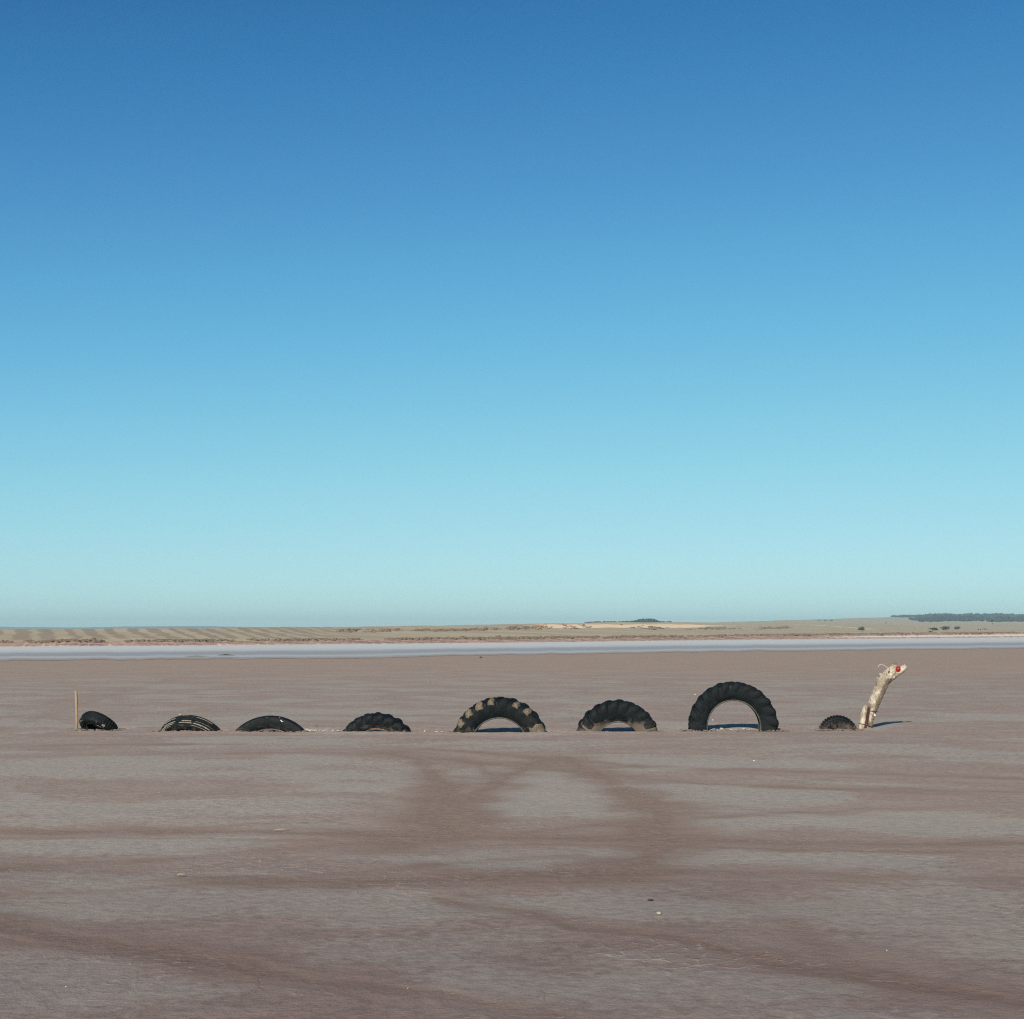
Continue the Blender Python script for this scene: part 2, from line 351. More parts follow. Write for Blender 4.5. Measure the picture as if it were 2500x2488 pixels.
# ------------------------------------------------------------------ tyre list (photo measures, x left, x right, top row, base row)
PXM = None
TYRES = dict(
 a=dict(cx=247.7, base=1780, R=0.338, Ri=0.195, W=0.205, h=0.428, yaw=-26.4, lean=51.7),
 b=dict(cx=459, base=1783, R=0.62, Ri=0.46, W=0.30, h=0.240, yaw=-8, lean=35),
 c=dict(cx=660, base=1784, R=0.845, Ri=0.605, W=0.24, h=0.262, yaw=0, lean=0),
 d=dict(cx=920, base=1785, R=0.705, Ri=0.450, W=0.34, h=0.295, yaw=-3, lean=3),
 e=dict(cx=1221, base=1787, R=0.815, Ri=0.485, W=0.42, h=0.580, yaw=-5, lean=2),
 f=dict(cx=1507, base=1785, R=0.725, Ri=0.375, W=0.38, h=0.520, yaw=3, lean=2),
 g=dict(cx=1790, base=1781, R=0.765, Ri=0.465, W=0.38, h=0.815, yaw=-3, lean=0),
 h=dict(cx=2045, base=1780, R=0.345, Ri=0.118, W=0.20, h=0.228, yaw=-2, lean=0),
)
for t in TYRES.values():
    t['x'], t['y'] = ground_at(t['cx'], t['base'])

# ------------------------------------------------------------------ ground: one sheet to the horizon
def polyline_world(pts):
    return np.array([ground_at(*p) for p in pts])
def catmull(P, n=14):
    P = np.asarray(P, float); Q = np.vstack([2 * P[0] - P[1], P, 2 * P[-1] - P[-2]]); out = []
    for i in range(1, len(Q) - 2):
        for t in np.linspace(0, 1, n, endpoint=False):
            a, b, c_, d = Q[i - 1], Q[i], Q[i + 1], Q[i + 2]
            out.append(0.5 * (2 * b + (c_ - a) * t + (2 * a - 5 * b + 4 * c_ - d) * t * t + (3 * b - a - 3 * c_ + d) * t ** 3))
    out.append(Q[-2]); return np.array(out)
# wheel tracks: (points, width m, strength, rut depth m)
TRACKS = [
 ([(-250,1824),(0,1822),(400,1818),(800,1821),(1100,1833),(1250,1846),(1500,1866),(1900,1884),(2500,1902),(2800,1912)], .22, .8, .010),
 ([(-250,1849),(0,1846),(300,1842),(700,1838),(1000,1847),(1150,1862),(1400,1880),(1800,1915),(2500,1935)], .24, .75, .010),
 ([(930,1838),(1040,1868),(1085,1915),(1095,1975),(1060,2030),(960,2075)], .34, 1.0, .008),
 ([(1330,1858),(1240,1900),(1170,1935),(1110,1975),(1080,2030)], .30, .9, .006),
 ([(1370,1850),(1470,1893),(1570,1945),(1625,2005),(1610,2070),(1500,2130)], .36, .95, .008),
 ([(-300,2026),(0,2028),(600,2031),(1100,2040),(1600,2047),(2500,2058),(2800,2062)], .22, .85, .012),
 ([(-300,2128),(0,2112),(450,2092),(700,2070),(1100,2046),(1500,2010),(1900,1985),(2500,1965)], .26, .65, .010),
 ([(-300,2112),(0,2120),(400,2132),(800,2152),(1200,2138),(1700,2122),(2500,2148),(2800,2155)], .28, .75, .012),
 ([(-200,2190),(0,2182),(300,2172),(700,2150),(1100,2110),(1400,2090)], .30, .55, .006),
 ([(1060,2193),(1250,2232),(1500,2275),(1750,2320),(1950,2362),(2200,2405),(2500,2450),(2800,2490)], .15, .9, .014),
 ([(-300,2215),(0,2250),(250,2292),(450,2335),(650,2378),(900,2412),(1150,2445),(1400,2500)], .22, .95, .016),
 ([(1640,2150),(1760,2190),(1880,2240),(1960,2300),(2100,2370),(2350,2440)], .36, .5, .006),
 ([(0,1932),(500,1936),(920,1950),(1200,1955)], .13, .5, .006),
 ([(1600,1905),(2000,1925),(2500,1948)], .30, .55, .008),
 ([(1650,1955),(2000,1985),(2500,2005)], .40, .45, .006),
 ([(-100,1812),(120,1745),(280,1695),(420,1660)], .30, .5, .008),
 ([(-100,1770),(100,1722),(240,1688)], .30, .35, .006),
 ([(1850,1630),(2050,1643),(2300,1652),(2600,1660)], .55, .5, .01),
 ([(1700,1672),(2000,1684),(2350,1700),(2600,1708)], .40, .4, .01),
 ([(300,1640),(900,1652),(1500,1646),(2000,1634)], .7, .35, .01),
 ([(1250,1778),(1335,1786),(1410,1783),(1500,1776)], .34, .5, .0),
 ([(-200,1832),(300,1829),(800,1831),(1050,1842),(1180,1870),(1230,1905)], .14, .6, .008),
 ([(-200,2044),(400,2046),(1000,2058),(1700,2066),(2600,2078)], .13, .6, .010),
 ([(-200,2140),(300,2146),(760,2166),(1150,2158),(1700,2142),(2600,2168)], .12, .6, .010),
 ([(-200,2100),(350,2082),(650,2058),(1000,2030)], .12, .5, .008),
 ([(1330,1862),(1420,1888),(1520,1935),(1570,1990),(1545,2050)], .12, .6, .006),
 ([(1500,1870),(2000,1897),(2600,1920)], .14, .6, .008),
 ([(1300,2060),(1700,2035),(2100,2028),(2600,2040)], .14, .45, .008),
 ([(1150,2200),(1350,2238),(1600,2282),(1850,2330),(2100,2375)], .09, .6, .010),
 ([(-200,2262),(150,2300),(350,2340),(560,2388),(800,2425),(1050,2465)], .10, .6, .012),
 ([(0,1793),(700,1795),(1500,1797),(2500,1790)], .35, .3, .004),
]
PALES = [((1340,1935),.85,1.7,1.1),((1230,1975),.7,.8,.9),((1720,1940),1.4,.8,.5),((300,1880),4.5,1.2,.28),((900,1880),2.2,1.3,.34),
         ((1500,1990),1.1,.6,.3),((2250,2005),1.3,.7,.5),((2380,2015),1.3,.6,.45),((1900,2090),1.2,.5,.45),((150,2065),1.4,.45,.45),((100,2135),1.1,.35,.4),
         ((1330,2210),.9,.35,.55),((1560,2205),.8,.5,.45),((900,2210),.8,.45,.42),((350,2220),.9,.35,.35),((2150,2215),1.6,.7,.42),
         ((2350,2300),.9,.4,.35),((1800,2400),.8,.25,.4),((300,2420),.9,.25,.35),((1300,2420),.7,.25,.3),((1300,2100),1.1,.4,.35),
         ((1830,1870),2.5,.5,.35),((755,1783),.35,.22,.9),((800,1783),.5,.15,.55),((1790,1778),.55,.25,.8),((1370,1787),.3,.1,.8)]

def build_ground():
    inv = 1 / np.linspace(1 / 5.0, 1 / 130.0, 400)
    rr = np.concatenate([np.linspace(0.05, 4.8, 16), inv, np.arange(23.8, 29.2, 0.055), np.geomspace(135, 7200, 48)])
    rr = np.unique(np.round(rr, 4))
    dense = np.linspace(-R(23), R(23), 620); rest = np.linspace(R(23), R(337), 110)[1:-1]
    th = np.concatenate([dense, rest])
    RR, TH = np.meshgrid(rr, th, indexing='ij')
    X = RR * np.sin(TH); Y = RR * np.cos(TH)
    Z = np.zeros_like(X); trk = np.zeros_like(X); pale = np.zeros_like(X)
    near = (RR < 140) & (Y > 0)
    x, y = X[near], Y[near]
    jit = 0.6 * (fbm(x * 0.55, y * 0.55, 3, 5) - 0.5); jit2 = 0.6 * (fbm(x * 0.55, y * 0.55, 3, 6) - 0.5)
    jf = 0.6 * (fbm(x * 2.3, y * 2.3, 3, 8) - 0.5)
    tz = np.zeros_like(x); tt = np.zeros_like(x)
    for pts, wd, st, dp in TRACKS:
        P = catmull(polyline_world(pts), 10)
        m = (y > P[:, 1].min() - 3) & (y < P[:, 1].max() + 3)
        xs, ys = x[m] + jit[m] * 0.5 + 0.2 * jf[m], y[m] + jit2[m] * 0.5 + 0.4 * jf[m]
        d2 = np.full(xs.shape, 1e9)
        for i in range(len(P) - 1):
            a, b = P[i], P[i + 1]; ab = b - a; L = max(ab @ ab, 1e-9)
            t = np.clip(((xs - a[0]) * ab[0] + (ys - a[1]) * ab[1]) / L, 0, 1)
            d2 = np.minimum(d2, (xs - a[0] - t * ab[0]) ** 2 + (ys - a[1] - t * ab[1]) ** 2)
        d = np.sqrt(d2)
        patch = 0.55 + 0.9 * (fbm(xs * 0.35, ys * 0.6, 3, 21) - 0.3)
        dp = dp * .22
        f = np.maximum(np.exp(-(d / (wd * 0.5)) ** 3) * st, 0.72 * st * np.exp(-(d / (wd * 1.7)) ** 2)) * np.clip(patch, 0.25, 1.15)
        tt[m] = np.maximum(tt[m], f) + 0.25 * np.minimum(tt[m], f)
        tz[m] -= dp * np.exp(-(d / (wd * 0.5)) ** 4) - 0.5 * dp * np.exp(-((d - wd * 0.75) / (wd * 0.2)) ** 2)
    pp = np.zeros_like(x)
    for c, rx, ry, st in PALES:
        cx, cy = ground_at(*c)
        q = ((x + jit * 0.9 - cx) / rx) ** 2 + ((y + jit2 * 0.9 - cy) / (ry * max(1.0, cy / 14))) ** 2
        pp = np.maximum(pp, st * np.exp(-q ** 1.6))
    z = tz + 0.02 * (fbm(x * 0.35, y * 0.35, 3, 1) - 0.5) + 0.012 * (fbm(x * 1.9, y * 1.9, 3, 2) - 0.5)
    # scour hollows behind and in the tyres, low lip of swept mud in front of them
    for t in TYRES.values():
        dx = (x - t['x']); dy = (y - t['y'])
        rx = t['R'] * 1.35
        hol = np.exp(-(dx / rx) ** 4) * np.exp(-((dy - 0.28) / 0.42) ** 2)
        lip = np.exp(-(dx / (rx * 1.25)) ** 4) * np.exp(-((dy + 0.42) / 0.30) ** 2)
        z += -0.045 * hol + 0.022 * lip
    # shallow runnel along the line between the tyres
    xl = np.clip((x - TYRES['a']['x']) / (TYRES['h']['x'] - TYRES['a']['x']), 0, 1)
    z += -0.02 * np.exp(-((y - 25.6) / 0.35) ** 2) * sstep(-8.5, -7.5, x) * (1 - sstep(6.2, 7.0, x))
    z += np.exp(-((y - 25.1) / 0.7) ** 4) * (0.026 * (fbm(x * 2.2, y * 3.0, 4, 14) - 0.5) + 0.03 * (fbm(x * 0.4, y * 0.4, 2, 15) - 0.5))
    Z[near] = z; trk[near] = tt; pale[near] = pp
    far = sstep(38, 82, RR + 14 * (fbm(X * 0.02, Y * 0.05, 3, 9) - 0.5)) * (Y > 0)
    near_vignette = (1 - sstep(6.0, 15, RR + 3.0 * (fbm(X * 0.25, Y * 0.4, 3, 19) - 0.5)))  # mask of the painted vignette: full close to the camera, fading with distance
    Z *= 1 - sstep(60, 120, RR)
    P = np.stack([X, Y, Z], -1)
    o = grid_mesh('ground', P, M['mud'], dict(track=trk, pale=pale, far=far, near_vignette=near_vignette), wrap=True)
    tag(o, 'wide flat of dried mauve grey mud crossed by brown wheel tracks', 'ground', kind='structure')
build_ground()

# ------------------------------------------------------------------ far side of the lake
COLS = [  # photo column -> [(distance m, row or None for level 0)...]: shore, bank top, field foot, mid slope, crest, behind, far crest, end
 (-1500,[(150,0),(156,1571),(162,1565),(176,1549),(190,1539),(560,1542),(2500,1541.5),(6500,1541)]),
 (-400,[(172,0),(178,1570),(184,1564),(202,1549),(219,1538),(600,1542),(2500,1541.5),(6500,1541)]),
 (0,   [(178,0),(184,1569),(190,1563),(208,1549),(226,1537),(600,1541),(2500,1541),(6500,1541)]),
 (425, [(193,0),(200,1566.5),(207,1561),(226,1547),(246,1534.5),(650,1540),(2500,1541),(6500,1541)]),
 (850, [(216,0),(225,1563),(236,1558),(265,1545),(300,1531.5),(700,1537),(2500,1539),(6500,1540)]),
 (1275,[(252,0),(262,1560),(285,1554),(350,1538),(450,1523.5),(900,1530),(2000,1534),(6500,1538)]),
 (1430,[(275,0),(287,1558),(310,1552),(390,1537),(520,1520.5),(900,1525),(1700,1519),(6500,1535)]),
 (1600,[(305,0),(320,1556),(345,1551),(450,1536),(600,1521.5),(950,1524),(1700,1519.5),(6500,1535)]),
 (1700,[(327,0),(342,1555),(370,1550),(500,1536),(660,1525),(1000,1524),(1800,1522),(6500,1533)]),
 (1800,[(345,0),(362,1553),(395,1549),(560,1536),(760,1526),(1100,1523),(2000,1518.5),(6500,1531)]),
 (1900,[(362,0),(380,1551.5),(415,1548),(600,1537),(850,1526),(1300,1521),(2200,1515),(6500,1529)]),
 (2100,[(400,0),(420,1549.5),(460,1546),(650,1538),(950,1528),(1400,1522),(2600,1509),(6500,1524)]),
 (2200,[(430,0),(452,1548.5),(500,1545),(700,1538),(1000,1529),(1450,1522),(3600,1508),(6500,1520)]),
 (2350,[(480,0),(504,1547),(560,1544),(760,1538),(1100,1530),(1500,1522),(3900,1505),(6500,1516)]),
 (2500,[(550,0),(575,1545.5),(640,1542.5),(850,1537),(1200,1529.5),(1600,1522),(4000,1506.5),(6500,1515)]),
 (3200,[(760,0),(790,1544),(860,1541),(1050,1536),(1350,1529),(1750,1522),(4000,1502),(6500,1515)]),
 (4300,[(900,0),(930,1544),(1000,1541),(1200,1536),(1500,1529),(1900,1522),(4000,1504),(6500,1515)]),
]
_us = np.array([c[0] for c in COLS], float)
_D = np.array([[p[0] for p in c[1]] for c in COLS], float)
_Zc = np.array([[0.0 if p[1] == 0 else zrow(p[1], p[0]) for p in c[1]] for c in COLS], float)
def smooth_interp(u, tab):
    u = np.asarray(u, float)
    # linear lookup averaged over a window: soft bends between columns
    return sum(np.interp(u + o, _us, tab) for o in (-70, -35, 0, 35, 70)) / 5
def terrain(u, kk):
    """u: photo column array, kk: zone value 0..7 -> world x, y, z"""
    u = np.asarray(u, float); kk = np.asarray(kk, float)
    i = np.clip(np.floor(kk).astype(int), 0, 6); f = kk - i
    D = np.stack([smooth_interp(u, _D[:, j]) for j in range(8)], -1); Zc = np.stack([smooth_interp(u, _Zc[:, j]) for j in range(8)], -1)
    g = lambda A, j: np.take_along_axis(A, np.clip(j, 0, 7)[..., None], -1)[..., 0]
    d = g(D, i) * (1 - f) + g(D, i + 1) * f
    fz = np.where(i >= 3, f * f * (3 - 2 * f) * 0.6 + f * 0.4, f)
    z = g(Zc, i) * (1 - fz) + g(Zc, i + 1) * fz
    z = z + 0.0011 * d * (fbm(u * 0.012, kk * 1.7, 4, 51) - 0.5) * np.clip(kk - 1, 0, 1)
    return (u - 1250) / F * d, d, z
UU = np.concatenate([np.linspace(-1500, -60, 60, endpoint=False), np.linspace(-60, 2560, 640, endpoint=False), np.linspace(2560, 4300, 60)])
# salt sheet
def near_edge(u): return np.interp(u, [-1500, -400, 0, 400, 850, 1275, 1700, 2100, 2500, 3200, 4300], [78, 86, 90, 94, 98, 112, 129, 141, 159, 190, 215])
def build_salt():
    V = np.linspace(0, 1, 40); U, VV = np.meshgrid(UU, V); U, VV = U.T, VV.T
    dn = near_edge(U) * (1 + 0.05 * (fbm(U * 0.02, U * 0 + 3.3, 5, 31) - 0.5) * 2); df = smooth_interp(U, _D[:, 0]) + 1.5
    d = 1 / (1 / dn * (1 - VV) + 1 / df * VV)
    P = np.stack([(U - 1250) / F * d, d, np.full_like(d, 0.012)], -1)
    o = grid_mesh('salt_flat', P.transpose(1, 0, 2), M['salt'], dict(v=VV.T))
    tag(o, 'bluish white salt crust banded with grey at the far side of the mud', 'salt flat', kind='structure')
build_salt()
def build_far():
    K = np.linspace(0, 1, 7); U, KK = np.meshgrid(UU, K); x, y, z = terrain(U, KK)
    rag = (fbm(U * 0.25, U * 0 + 1.0, 4, 41) - 0.5)
    z = z + np.where(KK > 0, rag * 0.35 * KK * (y / 250), -0.05)
    y2 = y + 3.0 * (fbm(U * 0.12, KK * 2 + 5, 3, 43) - 0.5) * (1 - KK) * 2
    o = grid_mesh('shore_bank', np.stack([x, y2, z], -1), M['bank'], dict(v=KK, crust=(.15 + .85 * sstep(1850, 2250, U)) * np.exp(-((KK - .5) / .22) ** 2)))
    tag(o, 'low reddish earth bank along the far edge of the salt', 'bank', kind='structure')
    K = np.concatenate([np.linspace(1, 5, 90), np.linspace(5, 7, 40)[1:]]); U, KK = np.meshgrid(UU, K); x, y, z = terrain(U, KK)
    stripe = sstep(1.95, 2.25, KK) * (1 - sstep(700, 1000, U)) * (1 - 0.15 * sstep(3.9, 4, KK))
    quarry = 1.25 * np.exp(-((U - 1520) / 220) ** 4) * np.exp(-((KK - 3.66) / 0.40) ** 4) + 1.1 * np.exp(-((U - 1745) / 75) ** 2) * np.exp(-((KK - 3.9) / .2) ** 2)
    o = grid_mesh('farmland', np.stack([x, y, z], -1), M['farm'], dict(zone=KK, stripe_mask=stripe, quarry=quarry))
    tag(o, 'dry olive beige fields rising gently beyond the salt', 'farmland', kind='structure')
    # farthest blue rises on the left
    u = np.linspace(-1500, 1500, 200); n = fbm(u * 0.006, u * 0 + 2, 4, 61)
    top = (1545 - 1531.0) + 3.6 * (n - 0.5) * 2 - 8 * sstep(700, 1200, u)
    rows = []
    for f_, dd in ((0.0, 6550), (0.6, 6650), (1.0, 6800), (0.7, 6950), (0.0, 7100)):
        rows.append(np.stack([(u - 1250) / F * dd, np.full_like(u, dd), np.maximum(0.2, (CAMH + top * dd / F) * f_)], -1))
    o = grid_mesh('far_hills', np.array(rows), M['hill'])
    tag(o, 'faint blue line of far hills on the horizon', 'hills', kind='structure')
build_far()
# pale farm track climbing the right field
def build_dirt_track():
    kz = np.linspace(0, 1, 160)
    u = 2150 - 205 * kz ** 0.9; kk = 3.05 + 1.15 * kz
    x, y, z = terrain(u, kk)
    P = np.stack([x, y], -1); T = np.gradient(P, axis=0); T /= np.linalg.norm(T, axis=1)[:, None]; N = np.stack([-T[:, 1], T[:, 0]], -1)
    rows = []
    for s in (-1, -0.3, 0.3, 1):
        wd = 2.6 + y * 0.001
        rows.append(np.stack([x + N[:, 0] * s * wd, y + N[:, 1] * s * wd, z + 0.10], -1))
    o = grid_mesh('dirt_track', np.array(rows), M['track'])
    tag(o, 'pale dirt track crossing the dry field on the right', 'track', kind='structure')
build_dirt_track()

# ------------------------------------------------------------------ vegetation
def ico_base(sub):
    bm = bmesh.new(); bmesh.ops.create_icosphere(bm, subdivisions=sub, radius=1.0)
    v = np.array([p.co[:] for p in bm.verts]); f = np.array([[q.index for q in p.verts] for p in bm.faces]); bm.free(); return v, f
ICO1 = ico_base(1); ICO2 = ico_base(2)
def clumps(name, C, Rad, mat, jitter=0.3, base=ICO1, squash=None):
    v, f = base; n = len(C)
    V = np.empty((n, len(v), 3)); jit = 1 + jitter * RNG.uniform(-1, 1, (n, len(v), 1))
    V[:] = v[None] * jit
    V *= Rad[:, None, :]; V += C[:, None, :]
    Fc = (f[None] + (np.arange(n) * len(v))[:, None, None]).reshape(-1, 3)
    me = bpy.data.meshes.new(name); V = V.reshape(-1, 3)
    me.vertices.add(len(V)); me.vertices.foreach_set('co', V.reshape(-1).astype(np.float32))
    me.loops.add(Fc.size); me.loops.foreach_set('vertex_index', Fc.reshape(-1).astype(np.int32))
    me.polygons.add(len(Fc)); me.polygons.foreach_set('loop_start', np.arange(0, Fc.size, 3, dtype=np.int32))
    me.polygons.foreach_set('loop_total', np.full(len(Fc), 3, dtype=np.int32)); me.update(calc_edges=True)
    me.materials.append(mat); o = bpy.data.objects.new(name, me); COL.objects.link(o); return o
def forest(name, label, us, ks, hgt):
    x, y, z = terrain(us, ks); n = len(x)
    h = hgt * (0.55 + 0.45 * sstep(2160, 2290, us)) * RNG.uniform(0.35, 0.9, n) * (0.75 + 0.9 * fbm(us * 0.03, us * 0 + 4, 3, 77))
    C = np.stack([x, y, z + h * 0.45], -1); Rd = np.stack([h * RNG.uniform(.45, .8, n), h * RNG.uniform(.45, .8, n), h * 0.55], -1)
    o = clumps(name, C, Rd, M['forest'], 0.32); tag(o, label, 'forest', kind='stuff')
u = RNG.uniform(2165, 3300, 5200); k = 5.22 + 0.80 * RNG.uniform(0, 1, 5200) ** 0.9
keep = (k > 5.95 - 0.75 * sstep(2150, 2260, u)) & ((fbm(u * 0.02, k * 6, 3, 71) > 0.36) | (k > 5.9)) & ~((u > 2375) & (u < 2440) & (fbm(u * .05, k * 9, 2, 5) > .5))
forest('forest', 'blue green woodland covering the low hill at the right horizon', u[keep], k[keep], 6.5)
u = np.concatenate([RNG.uniform(1535, 1612, 260), RNG.uniform(1425, 1640, 160)]); k = np.concatenate([5.9 + 0.12 * RNG.uniform(-1, 1, 260), 5.97 + 0.05 * RNG.uniform(-1, 1, 160)])
x, y, z = terrain(u, k); h = np.where(np.arange(len(u)) < 260, 1.2 + 2.6 * sstep(1530, 1575, u) * (1 - sstep(1590, 1615, u)), 1.5) * RNG.uniform(.7, 1.1, len(u))
o = clumps('woodlot', np.stack([x, y, z + h * .4], -1), np.stack([h * .8, h * .8, h * .55], -1), M['forest'], .3)
tag(o, 'dark block of far trees behind the bare orange ground', 'woodlot', kind='stuff')
def shrub_line(name, label, us, ks, hgt, flat=1.6):
    x, y, z = terrain(us, ks); n = len(x); h = hgt * RNG.uniform(.5, 1.3, n) * (y / 260) ** 0.5
    o = clumps(name, np.stack([x, y, z + h * .3], -1), np.stack([h * flat * RNG.uniform(.6, 1.4, n), h * RNG.uniform(.8, 1.4, n), h * .6], -1), M['shrub'], .35)
    tag(o, label, 'shrubs', kind='stuff')
n = 4200; u = RNG.uniform(-400, 2900, n); k = 1.05 + np.abs(RNG.normal(0, 0.28, n)); dens = fbm(u * 0.01, u * 0 + 7, 4, 81)
keep = dens > RNG.uniform(0.25, 0.62, n) - 0.12 * sstep(900, 1700, u)
shrub_line('saltbush_band', 'dark brown line of saltbush on top of the far shore bank', u[keep], np.minimum(k[keep], 2.0), 0.24)
n = 1500; u = RNG.uniform(820, 1930, n); k = 3.25 + 0.12 * RNG.normal(0, 1, n) + 0.15 * np.sin(u * .01); dens = fbm(u * 0.015, u * 0 + 3, 4, 91)
keep = dens > RNG.uniform(.35, .7, n)
shrub_line('scrub_band', 'thin broken line of scrub halfway up the middle field', u[keep], k[keep], 0.22, 2.6)
# every single tree: trunk, limbs and a crown of small leaf faces
def leaf_crown(rx, rz, cz, n, size):
    vs, fs = [], []
    nc = 9; cl = [(Vector((random.gauss(0, .42) * rx, random.gauss(0, .42) * rx, cz + random.uniform(-.5, .65) * rz)), random.uniform(.35, .6)) for _ in range(nc)]
    for _ in range(n):
        c, s = random.choice(cl)
        d = Vector((random.gauss(0, 1), random.gauss(0, 1), random.gauss(0, 1))).normalized() * random.uniform(.5, 1) ** .5
        p = c + Vector((d.x * s * rx, d.y * s * rx, d.z * s * rz))
        a = Vector((random.gauss(0, 1), random.gauss(0, 1), random.gauss(0, 1))).normalized(); b = a.cross(Vector((random.gauss(0, 1), random.gauss(0, 1), random.gauss(0, 1)))).normalized()
        q = size * random.uniform(.6, 1.4); i = len(vs)
        vs += [p - a * q, p + b * q * .6, p + a * q, p - b * q * .6]; fs.append((i, i + 1, i + 2, i + 3))
    return vs, fs
def tube(pts, rad, seg=8, cap=True):
    vs, fs = [], []
    for i, p in enumerate(pts):
        p = Vector(p); t = (Vector(pts[min(i + 1, len(pts) - 1)]) - Vector(pts[max(i - 1, 0)])).normalized()
        a = t.cross(Vector((0.13, 1, 0.07))).normalized(); b = t.cross(a)
        for k_ in range(seg):
            an = 2 * math.pi * k_ / seg; vs.append(p + (a * math.cos(an) + b * math.sin(an)) * rad[i])
    for i in range(len(pts) - 1):
        for k_ in range(seg):
            fs.append((i * seg + k_, i * seg + (k_ + 1) % seg, (i + 1) * seg + (k_ + 1) % seg, (i + 1) * seg + k_))
    if cap: fs += [tuple(range(seg))[::-1], tuple((len(pts) - 1) * seg + k_ for k_ in range(seg))]
    return vs, fs
def find_k(u, row, lo=2.0, hi=6.0):
    ks = np.linspace(lo, hi, 400); x, y, z = terrain(np.full(400, float(u)), ks); rw = HORIZON - (z - CAMH) * F / y
    i = int(np.argmin(np.abs(rw - row))); return float(x[i]), float(y[i]), float(z[i])
def tree(name, label, cat, u, row, wpx, hpx, group=None, stalk=0.25, n=420):
    x, y, z = find_k(u, row); s = y / F; H = hpx * s; W = wpx * s * .5
    o = empty(name, (x, y, z)); tag(o, label, cat, group)
    st = stalk * H
    pts = [(0, 0, -.1 * H), (0.02 * W, 0, st), (-.05 * W, 0, st + .5 * (H - st)), (.02 * W, 0, H * .9)]; r0 = max(.05 * H, .04)
    vs, fs = tube(pts, [r0, r0 * .8, r0 * .5, r0 * .15])
    for a in range(4):
        an = a * 1.7; v2, f2 = tube([(0, 0, st), (.35 * W * math.cos(an), .35 * W * math.sin(an), st + .3 * (H - st)), (.7 * W * math.cos(an), .7 * W * math.sin(an), st + .55 * (H - st))], [r0 * .5, r0 * .35, r0 * .1], 6)
        k0 = len(vs); vs += v2; fs += [tuple(i + k0 for i in f) for f in f2]
    mesh_obj('trunk', vs, fs, M['bark'], o)
    vs, fs = leaf_crown(W, (H - st) * .55, st + (H - st) * .5, n, .11 * max(W, H * .5))
    mesh_obj('crown', vs, fs, M['leaf'], o, smooth=False)
TG = 'single bushes on the right field'
tree('tree', 'rounded green bush alone at the foot of the pale dirt track', 'tree', 2102, 1542, 19, 12, TG)
tree('tree', 'low spreading bush, leftmost of the row of dark bushes on the right field', 'bush', 2279, 1539, 26, 5.5, TG, .1)
tree('tree', 'broad bluish bush in the middle of the row of dark bushes', 'bush', 2305, 1539, 22, 9, TG, .12)
tree('tree', 'dark round tree at the right end of the row of dark bushes', 'tree', 2333, 1538.5, 15, 10, TG, .2)
tree('tree', 'tall thin stalked tree standing alone below the wooded hill', 'tree', 2419, 1524, 8, 11, TG, .5, 600)
tree('tree', 'tiny dark bush, left one of three dots on the right field', 'bush', 2384, 1539, 6, 5, TG, .1, 150)
tree('tree', 'tiny dark bush, middle one of three dots on the right field', 'bush', 2391, 1539, 5, 5, TG, .1, 150)
tree('tree', 'tiny dark bush, right one of three dots on the right field', 'bush', 2401, 1538.5, 8, 4.5, TG, .1, 150)
tree('tree', 'small dark bush left of the wooded hill by a field edge', 'bush', 2160, 1523.5, 6, 4.5, TG, .1, 150)
tree('tree', 'flat dark bush on the shore bank below the row of bushes', 'bush', 2268, 1544.5, 11, 3.5, TG, .05, 200)
tree('tree', 'left one of three bushes on the skyline left of the wooded hill', 'bush', 1997, 1517, 8, 4, TG, .1, 150)
tree('tree', 'middle one of three bushes on the skyline left of the wooded hill', 'bush', 2013, 1517, 9, 3.4, TG, .1, 150)
tree('tree', 'right one of three bushes on the skyline left of the wooded hill', 'bush', 2027, 1516.5, 8, 4, TG, .1, 150)
# low samphire on the near salt edge
def samphire(label, u0, row, wpx, hpx):
    x, y = ground_at(u0, row); s = y / F; o = empty('samphire_shrub', (x, y, 0.01)); tag(o, label, 'shrub', 'samphire on the salt edge')
    W = wpx * s * .5; H = hpx * s; vs, fs = [], []
    for _ in range(420):
        a = random.uniform(0, 6.28); r = random.random() ** .6; px, py = r * W * math.cos(a), r * .5 * W * math.sin(a); h = H * (1.1 - r) * random.uniform(.5, 1.1)
        i = len(vs); q = .05; vs += [(px - q, py, 0), (px + q, py, 0), (px + random.uniform(-.05, .05), py, h)]; fs.append((i, i + 1, i + 2))
    mesh_obj('stems', vs, fs, M['leaf'], o, smooth=False)['kind'] = 'stuff'
samphire('low dark green samphire patch on the left salt edge', 552, 1600.5, 44, 4)
samphire('thin dark samphire strip left of the green salt edge patch', 480, 1603, 60, 2)
samphire('tiny dark tuft alone on the mud below the salt', 1174, 1607, 7, 4)

